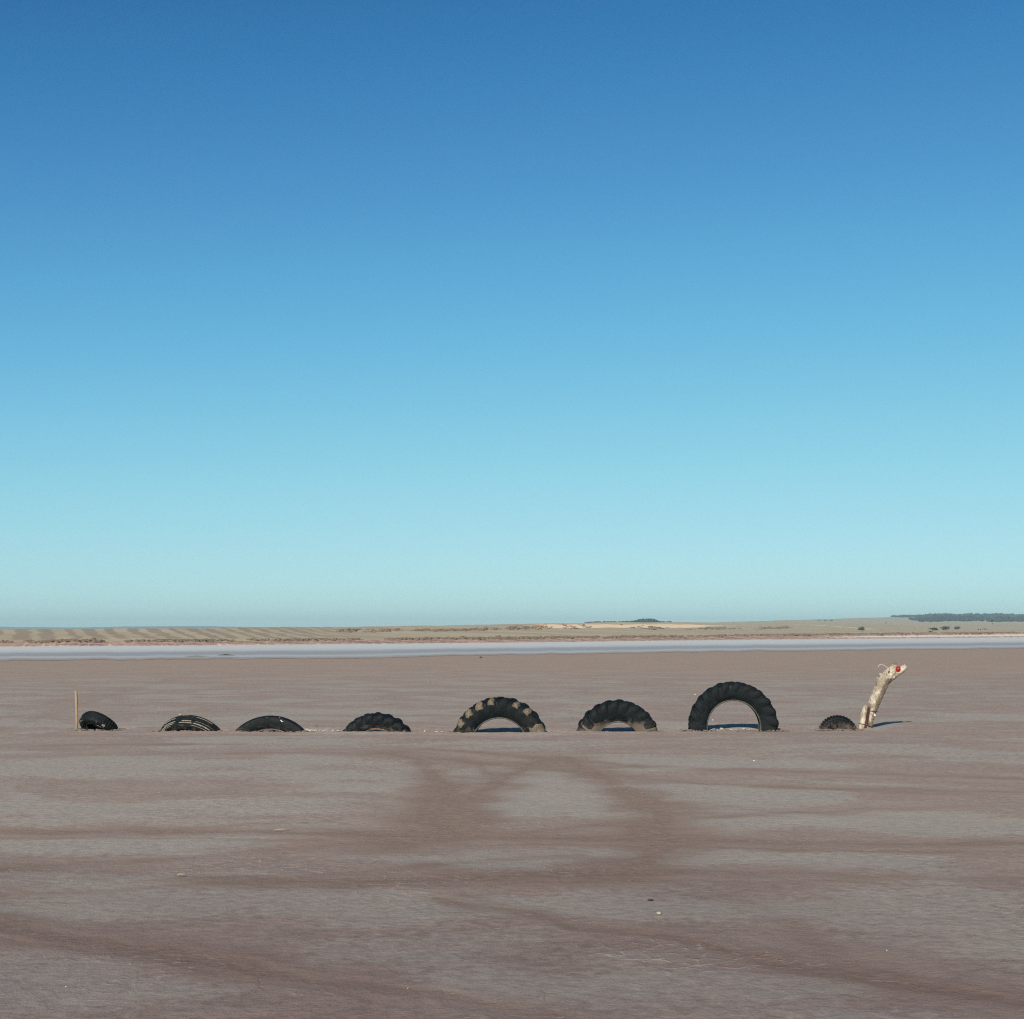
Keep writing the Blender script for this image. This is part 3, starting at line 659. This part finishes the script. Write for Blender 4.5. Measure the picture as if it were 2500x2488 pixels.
# ------------------------------------------------------------------ tyres
def profile(T, n=13):
    """outer half profile crown -> bead as (width, radius), arc-sampled"""
    W, Ro, Ri = T['W'], T['R'], T['Ri']; H = Ro - Ri
    P = [(0, Ro), (.22 * W, Ro - .012 * H), (.40 * W, Ro - .075 * H), (.475 * W, Ro - .22 * H), (.50 * W, Ri + .52 * H), (.465 * W, Ri + .28 * H), (.385 * W, Ri + .10 * H), (.345 * W, Ri + .015 * H)]
    return catmull(P, 4)
def inner_profile(T):
    W, Ro, Ri = T['W'], T['R'], T['Ri']; H = Ro - Ri
    P = [(.30 * W, Ri), (.33 * W, Ri + .10 * H), (.425 * W, Ri + .35 * H), (.44 * W, Ri + .58 * H), (.36 * W, Ri + .80 * H), (.18 * W, Ri + .875 * H), (0, Ri + .885 * H)]
    return catmull(P, 4)
def surf(T, s, th, off=0.0, side=-1):
    """point on outer surface: s 0 crown..1 bead, th angle from top, side -1 = camera side"""
    P = T['prof']; q = min(max(s, 0), 1) * (len(P) - 1); i = min(int(q), len(P) - 2); f = q - i
    w_, r_ = P[i] * (1 - f) + P[i + 1] * f
    d = P[i + 1] - P[i]; d = d / max(np.hypot(*d), 1e-9); nw, nr = -d[1], d[0]
    w_ += nw * off; r_ += nr * off
    return Vector((r_ * math.sin(th), side * w_, r_ * math.cos(th) + T['zc']))
def make_tyre(T, name, label, seed, dust=0.6, sag=0.012):
    o = empty(name, (T['x'], T['y'], 0), (R(T['lean']), 0, R(T['yaw'])))
    tag(o, label, 'tyre', 'tyres half buried in a row across the mud')
    T['zc'] = T['h'] - T['R']; T['prof'] = profile(T); T['o'] = o
    out = T['prof']; inn = inner_profile(T)
    ring = [(a, b) for a, b in out] + [(a, b) for a, b in inn[:-1]] + [(-a, b) for a, b in inn[::-1]] + [(-a, b) for a, b in out[::-1][:-1]]
    ring = np.array(ring); seg = 150; th = np.linspace(0, 2 * math.pi, seg, endpoint=False)
    dr = sag * (np.sin(th * 2 + seed) + .6 * np.sin(th * 3 + seed * 2.1)) * .5
    P = np.empty((len(ring), seg, 3))
    for j in range(seg):
        r_ = ring[:, 1] + dr[j]
        P[:, j] = np.stack([r_ * math.sin(th[j]), ring[:, 0] * (1 + .04 * math.sin(th[j] * 3 + seed)), r_ * math.cos(th[j]) + T['zc']], -1)
    P = np.concatenate([P, P[:1]], 0)
    c = grid_mesh('casing', P, M['rubber'], wrap=True); c.parent = o; c['dust'] = dust
    for side in (-1, 1):                                  # bead rings
        vs, fs = [], []
        for j in range(120):
            a = 2 * math.pi * j / 120
            for m in range(6):
                an = 2 * math.pi * m / 6; r_ = T['Ri'] + .004 + .013 * math.cos(an)
                vs.append((r_ * math.sin(a), side * (.335 * T['W'] + .017 * math.sin(an)), r_ * math.cos(a) + T['zc']))
        for j in range(120):
            for m in range(6):
                fs.append((j * 6 + m, j * 6 + (m + 1) % 6, ((j + 1) % 120) * 6 + (m + 1) % 6, ((j + 1) % 120) * 6 + m))
        mesh_obj('bead', vs, fs, M['bead'], o)
    return o
def lug_mesh(T, side, N, hgt, s1=.62, sweep=.62, wid=.46, wear=0.0, nm='lug'):
    pitch = 2 * math.pi / N; vs, fs, wr = [], [], []; ns, nt_ = 12, 9
    for i in range(ns):
        u = i / (ns - 1); s = .02 + (s1 - .02) * u
        th0 = pitch * sweep * (1 - u) ** 1.3
        hw = pitch * .5 * (wid * (.75 + .5 * u)) * (1 if u < .8 else 1 - .25 * (u - .8) / .2)
        hh = hgt * (.72 + .5 * math.sin(min(1, u / .45) * math.pi / 2) - .75 * max(0, u - .45)) * min(1, u / .06 + .35) * min(1, (1 - u) / .42 + .01) ** 1.3
        for j in range(nt_):
            t = -1 + 2 * j / (nt_ - 1); off = hh * (1 - abs(t) ** 2.6) - .006
            vs.append(surf(T, s, th0 + t * hw, off, side) - Vector((0, 0, T['zc'])))
            wr.append(wear * max(0, 1 - abs(t) ** 3) * max(0.0, min(1, (u - .10) / .2)) * max(0.0, min(1, (.8 - u) / .2)))
    for i in range(ns - 1):
        for j in range(nt_ - 1):
            q = (i * nt_ + j, i * nt_ + j + 1, (i + 1) * nt_ + j + 1, (i + 1) * nt_ + j)
            fs.append(q if side < 0 else q[::-1])
    me = bpy.data.meshes.new(nm); me.from_pydata([tuple(v) for v in vs], [], fs); me.polygons.foreach_set('use_smooth', [True] * len(fs))
    a = me.attributes.new('wear', 'FLOAT', 'POINT'); a.data.foreach_set('value', np.array(wr, np.float32)); me.update(); me.materials.append(M['rubber']); return me
def add_lugs(T, N, hgt, dust, s1=.62, sweep=.62, wid=.46, worn=None, phase=0.0):
    pitch = 2 * math.pi / N; cache = {}
    for side in (-1, 1):
        for k_ in range(N):
            th = (k_ + (.5 if side > 0 else 0) + phase) * pitch
            th = (th + math.pi) % (2 * math.pi) - math.pi
            if math.cos(th) * T['R'] + T['zc'] < -.16: continue
            wv = 0.0
            if worn and side < 0:
                wv = min(((abs(th - a), b) for a, b in worn), default=(9, 0)); wv = wv[1] if wv[0] < pitch * .5 else 0.0
            vs_ = random.choice((0, 1)); key = (side, round(wv, 2), vs_)
            if key not in cache: cache[key] = lug_mesh(T, side, N, hgt * (1, .86)[vs_], s1, sweep, wid * (1, 1.1)[vs_], wv)
            l = bpy.data.objects.new('lug', cache[key]); COL.objects.link(l); l.parent = T['o']
            l.location = (0, 0, T['zc']); l.rotation_euler = (0, th, 0); l['dust'] = dust
            if wv > 0: l['label'] = 'worn lug with the tan cord laid bare'
def surf_patch(T, name, mat, s0, s1, t0, t1, off, side=-1, ns=6, nt_=12, rag=.15, seed=0):
    """thin raised strip lying on the tyre surface with a ragged outline"""
    rnd = random.Random(seed); vs, fs = [], []
    for i in range(ns):
        for j in range(nt_):
            u = i / (ns - 1); v = j / (nt_ - 1)
            s = s0 + (s1 - s0) * (u + (rag * rnd.uniform(-1, 1) if i in (0, ns - 1) else 0)); th = t0 + (t1 - t0) * (v + (rag * .6 * rnd.uniform(-1, 1) if j in (0, nt_ - 1) else 0))
            e = 0 if i in (0, ns - 1) or j in (0, nt_ - 1) else 1
            vs.append(surf(T, s, th, off * e - .002 * (1 - e), side))
    for i in range(ns - 1):
        for j in range(nt_ - 1): fs.append((i * nt_ + j, i * nt_ + j + 1, (i + 1) * nt_ + j + 1, (i + 1) * nt_ + j))
    return mesh_obj(name, vs, fs, mat, T['o'])

# a: worn road tyre turned edge-on beside the stake
T = TYRES['a']; make_tyre(T, 'tyre', 'smooth black tyre turned edge on beside the thin wooden stake', 1, .35)
N = 40
for k_ in range(-20, 20):                                   # shoulder blocks along the tread edge
    th = k_ * 2 * math.pi / N
    for side in (-1, 1):
        b = surf_patch(T, 'tread_block', M['rubber'], .04, .22, th - .058, th + .058, .010, side, 4, 4, .05, k_ + 40); b['dust'] = .35
for (s0, s1, t0, t1, sd_) in ((.30, .34, -.62, -.36, 1), (.36, .40, -.60, -.34, 2), (.28, .40, -.36, -.32, 3), (.30, .35, .40, .66, 4), (.36, .39, .46, .64, 5), (.10, .13, -.22, -.16, 6)):
    surf_patch(T, 'scuff_mark', M['scuff'], s0, s1, t0, t1, .004, -1, 3, 9, .5, sd_)
surf_patch(T, 'scuff_mark', M['cord'], .30, .55, .95, 1.15, .005, -1, 5, 6, .3, 9)
# b: ribbed tyre worn to the cord, leaning to the camera
T = TYRES['b']; make_tyre(T, 'tyre', 'ribbed tyre worn to pale cords with a pebble lying on top', 2, .4)
for s0 in (.04, .13, .22, .31, .40):
    b = surf_patch(T, 'tread_rib', M['rubber'], s0, s0 + .05, -1.25, 1.25, .012, -1, 4, 60, .03, int(s0 * 100)); b['dust'] = .3
    b = surf_patch(T, 'tread_rib', M['rubber'], s0, s0 + .05, -1.25, 1.25, .012, 1, 4, 60, .03, int(s0 * 100)); b['dust'] = .3
for (s0, s1, t0, t1, sd_, side) in ((.28, .34, -.30, .06, 1, 1), (.10, .16, -.74, -.34, 2, 1), (.05, .11, -.70, -.26, 3, -1), (.16, .21, -.80, -.32, 4, -1), (.05, .10, -.10, .20, 5, -1), (.16, .20, -.14, .22, 6, -1),
                                    (.16, .22, .30, .80, 7, 1), (.03, .08, .28, .85, 8, -1), (.14, .19, .26, .80, 9, -1), (.28, .33, -.66, -.40, 10, 1), (.28, .32, .24, .78, 12, -1), (.27, .31, -.72, -.40, 13, -1)):
    surf_patch(T, 'cord_strip', M['cord'], s0, s1, t0, t1, .016, side, 3, 22, .3, sd_)
surf_patch(T, 'rust_strip', M['rust'], .86, .97, -.70, .95, .004, -1, 4, 30, .15, 20)
# c: smooth low arch
T = TYRES['c']; make_tyre(T, 'tyre', 'smooth bald tyre showing as a low flat black arch', 3, .30, .006)
for (s0, s1, t0, t1, sd_) in ((.33, .37, -.06, -.045, 1), (.40, .45, .24, .27, 2), (.44, .47, .27, .31, 3), (.25, .27, .20, .22, 4)):
    surf_patch(T, 'scuff_mark', M['scuff'], s0, s1, t0, t1, .004, -1, 4, 4, .4, sd_)
surf_patch(T, 'rust_strip', M['rust'], .88, .98, -.42, .42, .004, -1, 4, 40, .2, 21)
# d..g: lugged tractor tyres
T = TYRES['d']; make_tyre(T, 'tyre', 'lugged tractor tyre sunk so deep that only a low ridged hump shows', 4, .45); add_lugs(T, 22, .034, .35, .72, .5, .86, phase=.2)
surf_patch(T, 'rust_strip', M['rust'], .86, .98, -.15, .62, .004, -1, 4, 30, .2, 22)
T = TYRES['e']; make_tyre(T, 'tyre', 'big lugged tractor tyre with tan worn patches and a torn right foot', 5, .45)
add_lugs(T, 22, .034, .35, .74, .5, .84, [(-1.05, .72), (-.76, .68), (-.47, .85), (-.18, .55), (.42, .5), (.72, .62), (1.05, .7)], .15)
surf_patch(T, 'torn_flap', M['flap'], .24, .72, 1.02, 1.32, .075, -1, 7, 7, .2, 31)['label'] = 'torn pale flap of tread at the right foot'
T = TYRES['f']; make_tyre(T, 'tyre', 'lugged tractor tyre caked with tan dust round its half-round opening', 6, 1.15); add_lugs(T, 22, .036, .55, .72, .5, .86, phase=.4)
T = TYRES['g']; make_tyre(T, 'tyre', 'tallest tractor tyre, a clean black half circle standing clear of the mud', 7, .22); add_lugs(T, 23, .041, .15, .70, .5, .84, phase=.05)
# h: small knobbly tyre next to the wooden head
T = TYRES['h']; make_tyre(T, 'tyre', 'small knobbly tyre half buried at the foot of the wooden head', 8, .55)
vs, fs = [], []
for side in (-1, 1):
    for row_, (sa, sb) in enumerate(((.02, .16), (.18, .34), (.36, .46))):
        for k_ in range(40):
            th = k_ * 2 * math.pi / 40; hw = .048
            i = len(vs)
            for s_, o_ in ((sa, -.004), (sb, -.004)):
                for t_ in (-hw, hw): vs.append(surf(T, s_, th + t_, o_, side))
            for s_ in (sa + .02, sb - .02):
                for t_ in (-hw * .8, hw * .8): vs.append(surf(T, s_, th + t_, .019, side))
            fs += [(i + 4, i + 5, i + 7, i + 6), (i, i + 1, i + 5, i + 4), (i + 2, i + 6, i + 7, i + 3), (i, i + 4, i + 6, i + 2), (i + 1, i + 3, i + 7, i + 5)]
b = mesh_obj('tread_blocks', vs, fs, M['rubber'], T['o'], smooth=False); b['dust'] = .5; b['kind'] = 'stuff'

# ------------------------------------------------------------------ stake at the tail
sx, sy = ground_at(187, 1778.5)
o = empty('wooden_stake', (sx, sy, 0), (R(1), R(-2.2), 0)); tag(o, 'thin weathered wooden stake standing upright left of the tyres', 'stake')
vs, fs = [], []; nseg = 12
for i in range(nseg + 1):
    z = -.35 + (.35 + .675) * i / nseg; bx = .006 * math.sin(z * 5) ; hw = .019 * (1 if z < .64 else .9); hd = .016
    for a, b in ((-1, -1), (1, -1), (1, 1), (-1, 1)):
        vs.append((bx + a * hw * random.uniform(.93, 1.05), b * hd * random.uniform(.93, 1.05), z + (.012 * a if i == nseg else 0)))
for i in range(nseg):
    for j in range(4): fs.append((i * 4 + j, i * 4 + (j + 1) % 4, (i + 1) * 4 + (j + 1) % 4, (i + 1) * 4 + j))
fs.append(tuple(nseg * 4 + j for j in range(4)))
mesh_obj('shaft', vs, fs, M['stake'], o, smooth=False)

# ------------------------------------------------------------------ driftwood head of the row
HB = (2110, 1777.0); hx, hy = ground_at(*HB)
head = empty('driftwood_figure', (hx, hy, 0)); tag(head, 'leaning bleached log with a red eye, set up like an animal head', 'driftwood figure')
def hp(X, Y, dy=0.0):
    """point on the log from its place in the enlarged view of the photograph (about 1 mm per unit)"""
    p = at(1980 + X / 7.43, 1600 + Y / 7.43, hy); return Vector((p.x - hx, dy, p.z))
U1 = hy / F / 7.43
def smooth_tube(pts, seg=20, n=6):
    P = catmull(np.array([[*hp(x, y, d * U1)] + [r * U1] for x, y, r, d in pts]), n)
    return tube([tuple(p[:3]) for p in P], [max(p[3], .002) for p in P], seg)
def fuse(name, parts, voxel, mat, noise_amp, parent, smooth_it=2):
    vs, fs = [], []
    for v, f in parts:
        k0 = len(vs); vs += v; fs += [tuple(i + k0 for i in q) for q in f]
    tmp = mesh_obj('tmp', vs, fs)
    m = tmp.modifiers.new('r', 'REMESH'); m.mode = 'VOXEL'; m.voxel_size = voxel
    if smooth_it:
        m = tmp.modifiers.new('s', 'SMOOTH'); m.factor = .5; m.iterations = smooth_it
    dg = bpy.context.evaluated_depsgraph_get(); me = bpy.data.meshes.new_from_object(tmp.evaluated_get(dg))
    bpy.data.objects.remove(tmp, do_unlink=True)
    me.name = name
    co = [v.co.copy() for v in me.vertices]; no = [v.normal.copy() for v in me.vertices]
    for i, (p, nrm) in enumerate(zip(co, no)):
        q = Vector((p.x * 26, p.y * 26, p.z * 5))
        a = mnoise.noise(q) * .6 + mnoise.noise(p * 38) * .4 + .25 * mnoise.noise(p * 90)
        co[i] = p + nrm * a * noise_amp
    me.vertices.foreach_set('co', [c for p in co for c in p]); me.update()
    me.materials.clear(); me.materials.append(mat); me.polygons.foreach_set('use_smooth', [True] * len(me.polygons))
    ob = bpy.data.objects.new(name, me); COL.objects.link(ob); ob.parent = parent; return ob
log = smooth_tube([(1000, 1420, 60, 5), (1046, 1285, 60, 5), (1078, 1150, 64, 5), (1112, 1020, 72, 4), (1132, 910, 95, 0), (1170, 800, 104, 0), (1208, 700, 106, 0), (1268, 565, 110, 0), (1330, 450, 108, 0), (1392, 365, 98, 0), (1452, 290, 86, 0), (1503, 222, 60, 0), (1524, 172, 34, 0)])
jaw = smooth_tube([(1395, 470, 50, 10), (1470, 405, 52, 8), (1560, 335, 44, 4), (1640, 275, 50, 0), (1690, 228, 52, 0), (1722, 215, 36, 0), (1738, 212, 14, 0)])
brow = smooth_tube([(1460, 280, 50, 0), (1540, 250, 46, 0), (1600, 270, 26, 0), (1640, 275, 20, 0)], 16)
c1 = smooth_tube([(1360, 400, 60, 0), (1300, 358, 40, 0), (1226, 338, 14, 0)], 14)
c2 = smooth_tube([(1320, 480, 55, 0), (1255, 432, 30, 0), (1186, 408, 13, 0)], 14)
c3 = smooth_tube([(1390, 370, 50, 0), (1360, 310, 34, 0), (1375, 272, 14, 0)], 14)
jag = [smooth_tube([(a, b, 34, 0), ((a + c) / 2, (b + d) / 2, 22, 0), (c, d, 7, 0)], 10) for a, b, c, d in ((1480, 240, 1478, 158), (1530, 230, 1540, 138), (1440, 290, 1398, 228), (1690, 230, 1700, 160), (1650, 260, 1628, 205), (1720, 235, 1758, 222), (1290, 540, 1185, 470))]
neck = fuse('neck_log', [log, jaw, brow, c1, c2, c3] + jag, .006, M['wood'], .015, head, 1)
_c = np.array([list(hp(x, y)) for x, y in ((1046, 1285), (1078, 1150), (1112, 1020), (1132, 910), (1170, 800), (1208, 700), (1268, 565), (1330, 450), (1392, 365))])
_co = np.array([v.co[:] for v in neck.data.vertices])
_dx = _co[:, 0] - np.interp(_co[:, 2], _c[:, 2], _c[:, 0])
_b = sstep(-.055, .045, _dx) * (1 - sstep(_c[-2, 2], _c[-1, 2] + .02, _co[:, 2])) * .9
_a = neck.data.attributes.new('bark', 'FLOAT', 'POINT'); _a.data.foreach_set('value', _b.astype(np.float32))
slab = smooth_tube([(885, 1420, 55, 0), (925, 1285, 58, 0), (948, 1150, 58, 0), (968, 1040, 56, 0), (986, 960, 50, 0), (1005, 915, 36, 0)], 16)
fuse('split_slab', [slab], .0085, M['wood'], .009, head, 1)
def slat(name, pts, hw, hd, mat, dy):
    vs, fs = [], []
    for X, Y in pts:
        c = hp(X, Y, dy)
        for a, b in ((-1, -1), (1, -1), (1, 1), (-1, 1)): vs.append(c + Vector((a * hw, b * hd, 0)))
    for i in range(len(pts) - 1):
        for j in range(4): fs.append((i * 4 + j, i * 4 + (j + 1) % 4, (i + 1) * 4 + (j + 1) % 4, (i + 1) * 4 + j))
    fs += [(3, 2, 1, 0), tuple((len(pts) - 1) * 4 + j for j in range(4))]
    return mesh_obj(name, vs, fs, mat, head, smooth=False)
slat('support_stake', [(930, 1440), (985, 1270), (1010, 1120), (1030, 1010), (1040, 942)], .024, .02, M['board'], -.045)
def wrap(name, cx, cy, rx, ry, tilt, mat, rad=.006):
    pts = []; c = hp(cx, cy, 0)
    for j in range(41):
        a = 2 * math.pi * j / 40; pts.append((c.x + rx * math.cos(a), c.y + ry * math.sin(a), c.z + tilt * math.cos(a) + .004 * math.sin(a * 3)))
    v, f = tube(pts, [rad] * len(pts), 6); return mesh_obj(name, v, f, mat, head)
wrap('binding_wire', 1122, 1012, .080, .085, -.010, M['wire'])
wrap('binding_wire', 990, 1262, .118, .078, -.034, M['wire'], .007)
# eye: red disc with a small pale centre
def disc(name, c, r, th, mat, n=28, dome=.004):
    vs, fs = [], []
    for y_, rr_ in ((0, r), (-th * .8, r), (-th, r * .88), (-th - dome * .7, r * .45), (-th - dome, r * .12)):
        for k_ in range(n): vs.append(Vector((c.x + rr_ * math.cos(2 * math.pi * k_ / n), c.y + y_, c.z + rr_ * math.sin(2 * math.pi * k_ / n))))
    for i in range(4):
        for k_ in range(n): fs.append((i * n + k_, i * n + (k_ + 1) % n, (i + 1) * n + (k_ + 1) % n, (i + 1) * n + k_))
    fs.append(tuple(4 * n + k_ for k_ in range(n))); return mesh_obj(name, vs, fs, mat, head)
e = disc('eye', hp(1563, 240, -.055), .043, .022, M['red'], 28, .001); e['label'] = 'round red plastic eye'
p = disc('pupil', hp(1560, 236, -.0775), .007, .004, M['pip'], 10, .001); p.parent = e
pts = [hp(1420, 262, -.02), hp(1385, 228, -.03), hp(1330, 190, -.03), hp(1275, 163, -.03), hp(1245, 166, -.03), hp(1222, 188, -.03), hp(1212, 216, -.03)]
P = catmull(np.array([list(q) for q in pts]), 5); v, f = tube([tuple(q) for q in P], [.0055] * len(P), 6); mesh_obj('feeler_wire', v, f, M['feeler'], head)
def pebble(name, mat, sx_, sy_, sz_, seed, parent=None, loc=(0, 0, 0)):
    v, f = ICO2; rnd = np.random.default_rng(seed); V = v.copy()
    for i in range(len(V)): V[i] *= 1 + .25 * mnoise.noise(Vector(V[i]) * 1.4 + Vector((seed, 0, 0)))
    V = V * np.array([sx_, sy_, sz_]) + np.array(loc)
    return mesh_obj(name, V.tolist(), f.tolist(), mat, parent)
pebble('white_knob', M['scuff'], .022, .022, .028, 3, head, tuple(hp(1140, 1083, -.06)))
pebble('crown_knot', M['rust'], .035, .03, .018, 5, head, tuple(hp(1518, 150, 0)))
cutface = slat('dark_notch', [(1386, 330), (1390, 305), (1396, 283)], .010, .012, M['board'], -.075)

# ------------------------------------------------------------------ small things lying on the mud
def stone(label, px, row, wpx, hpx, seed, mat='stone', name='stone', cat='stone'):
    x, y = ground_at(px, row); s = y / F
    o = pebble(name, M[mat], wpx * s * .5, wpx * s * .4, hpx * s * .55, seed); o.location = (x, y, hpx * s * .32); o.rotation_euler = (0, 0, seed)
    tag(o, label, cat, 'small stones scattered on the mud')
stone('pale cream stone on the grey mud near the front', 1609, 2231, 16, 6, 1)
stone('flat dark red stone behind the cream one', 1588, 2197, 18, 2.5, 2, 'redstone')
stone('tiny white pebble in front of the tallest tyre', 1841, 1858, 4, 3, 3, 'scuff')
stone('tiny white pebble by the right foot of the dusty tyre', 1420, 1785, 4, 4, 4, 'scuff')
stone('white pebble seen through the opening of the tallest tyre', 1740, 1759, 3.5, 3, 5, 'scuff')
stone('tiny white pebble behind the tallest tyre to its left', 1697, 1697, 3, 3, 6, 'scuff')
stone('white pebble right of the low ridged tyre', 1037, 1786, 4, 3, 8, 'scuff')
stone('small white pebble at the left front corner', 161, 2410, 3.5, 2.5, 9, 'scuff')
stone('small white pebble at the right front', 2165, 2321, 3.5, 2.5, 10, 'scuff')
stone('pale pebble low in the middle foreground', 996, 2414, 5, 3.5, 11)
stone('small brown pebble on the mud right of the low flat arch', 774, 1774, 6, 3, 13, 'redstone')
T = TYRES['b']; px_, py_ = T['x'] - .24, T['y']
def twig(label, px, row, lpx, rot, seed):
    x, y = ground_at(px, row); s = y / F; L = lpx * s; rnd = random.Random(seed)
    pts = [(-L / 2, 0, .004), (-L * .2, rnd.uniform(-.01, .01), .012), (L * .15, rnd.uniform(-.01, .01), .010), (L / 2, 0, .014)]
    v, f = tube(pts, [.003, .0045, .0042, .0025], 7); o = mesh_obj('twig', v, f, M['twig']); o.location = (x, y, .004); o.rotation_euler = (0, 0, rot)
    tag(o, label, 'twig', 'twigs lying on the mud')
twig('longer pale twig lying on the brown track in the middle', 688, 2029, 38, .06, 1)
twig('short pale twig lying on the mud at the left', 442, 2140, 20, .02, 2)
# pebble resting on the ribbed tyre
T = TYRES['b']; bpy.context.view_layer.update()
pw = T['o'].matrix_world @ surf(T, .30, -.22, .016, 1)
o = pebble('stone', M['twig'], .030, .026, .02, 21); o.location = pw + Vector((0, 0, .012)); tag(o, 'small tan stone resting on top of the ribbed tyre', 'stone')

def crumbs(name, label, xs, ys, r0, r1, flat, mat):
    n = len(xs); r = RNG.uniform(r0, r1, n) * RNG.uniform(.5, 1, n)
    o = clumps(name, np.stack([xs, ys, r * flat * .2 + RNG.uniform(-.01, .004, n)], -1), np.stack([r * RNG.uniform(.8, 1.6, n), r, r * flat], -1), mat, .28)
    tag(o, label, 'crumbs', kind='stuff')
cx, cy = [], []
for t in TYRES.values():
    hc = math.sqrt(max(.01, t['R'] ** 2 - (t['R'] - min(t['h'], t['R'])) ** 2))
    for k_ in range(70):
        cx.append(t['x'] + random.uniform(-1.25, 1.25) * hc); cy.append(t['y'] - .16 - abs(random.gauss(0, .12)))
    for k_ in range(26):
        sg = random.choice((-1, 1)); cx.append(t['x'] + sg * hc * random.uniform(.85, 1.2)); cy.append(t['y'] - .2 + random.uniform(-.1, .35))
crumbs('mud_crumbs', 'crumbs of dried mud heaped along the feet of the tyres', np.array(cx), np.array(cy), .010, .042, .40, M['clod'])
sx_, sy_ = [], []
for (u0, u1, row, n_) in ((742, 772, 1783, 60), (772, 830, 1784, 26), (1335, 1405, 1787, 46), (1405, 1425, 1786, 10), (1030, 1100, 1787, 12), (1735, 1845, 1780, 26)):
    for k_ in range(n_):
        a_, b_ = ground_at(random.uniform(u0, u1), row + random.gauss(0, 1.0)); sx_.append(a_); sy_.append(b_)
crumbs('salt_crumbs', 'crumbs of white salt lying between the tyres', np.array(sx_), np.array(sy_), .012, .04, .35, M['saltbit'])

# ------------------------------------------------------------------ air
def haze():
    k = bpy.data.materials.new('haze_air'); k.use_nodes = True; t = k.node_tree; t.nodes.clear()
    out = t.nodes.new('ShaderNodeOutputMaterial'); v = t.nodes.new('ShaderNodeVolumePrincipled')
    v.inputs['Color'].default_value = (0.67, 0.92, 1.0, 1); v.inputs['Density'].default_value = 1.75e-4; v.inputs['Anisotropy'].default_value = 0.0
    t.links.new(v.outputs[0], out.inputs['Volume'])
    a, b, z0, z1 = 7400, 7400, -2.2, 75
    vs = [(-a, -b, z0), (a, -b, z0), (a, b, z0), (-a, b, z0), (-a, -b, z1), (a, -b, z1), (a, b, z1), (-a, b, z1)]
    o = mesh_obj('haze', vs, [(3, 2, 1, 0), (4, 5, 6, 7), (0, 1, 5, 4), (1, 2, 6, 5), (2, 3, 7, 6), (3, 0, 4, 7)], k, smooth=False)
    tag(o, 'thin pale blue haze of the far air', 'haze', kind='stuff')
haze()
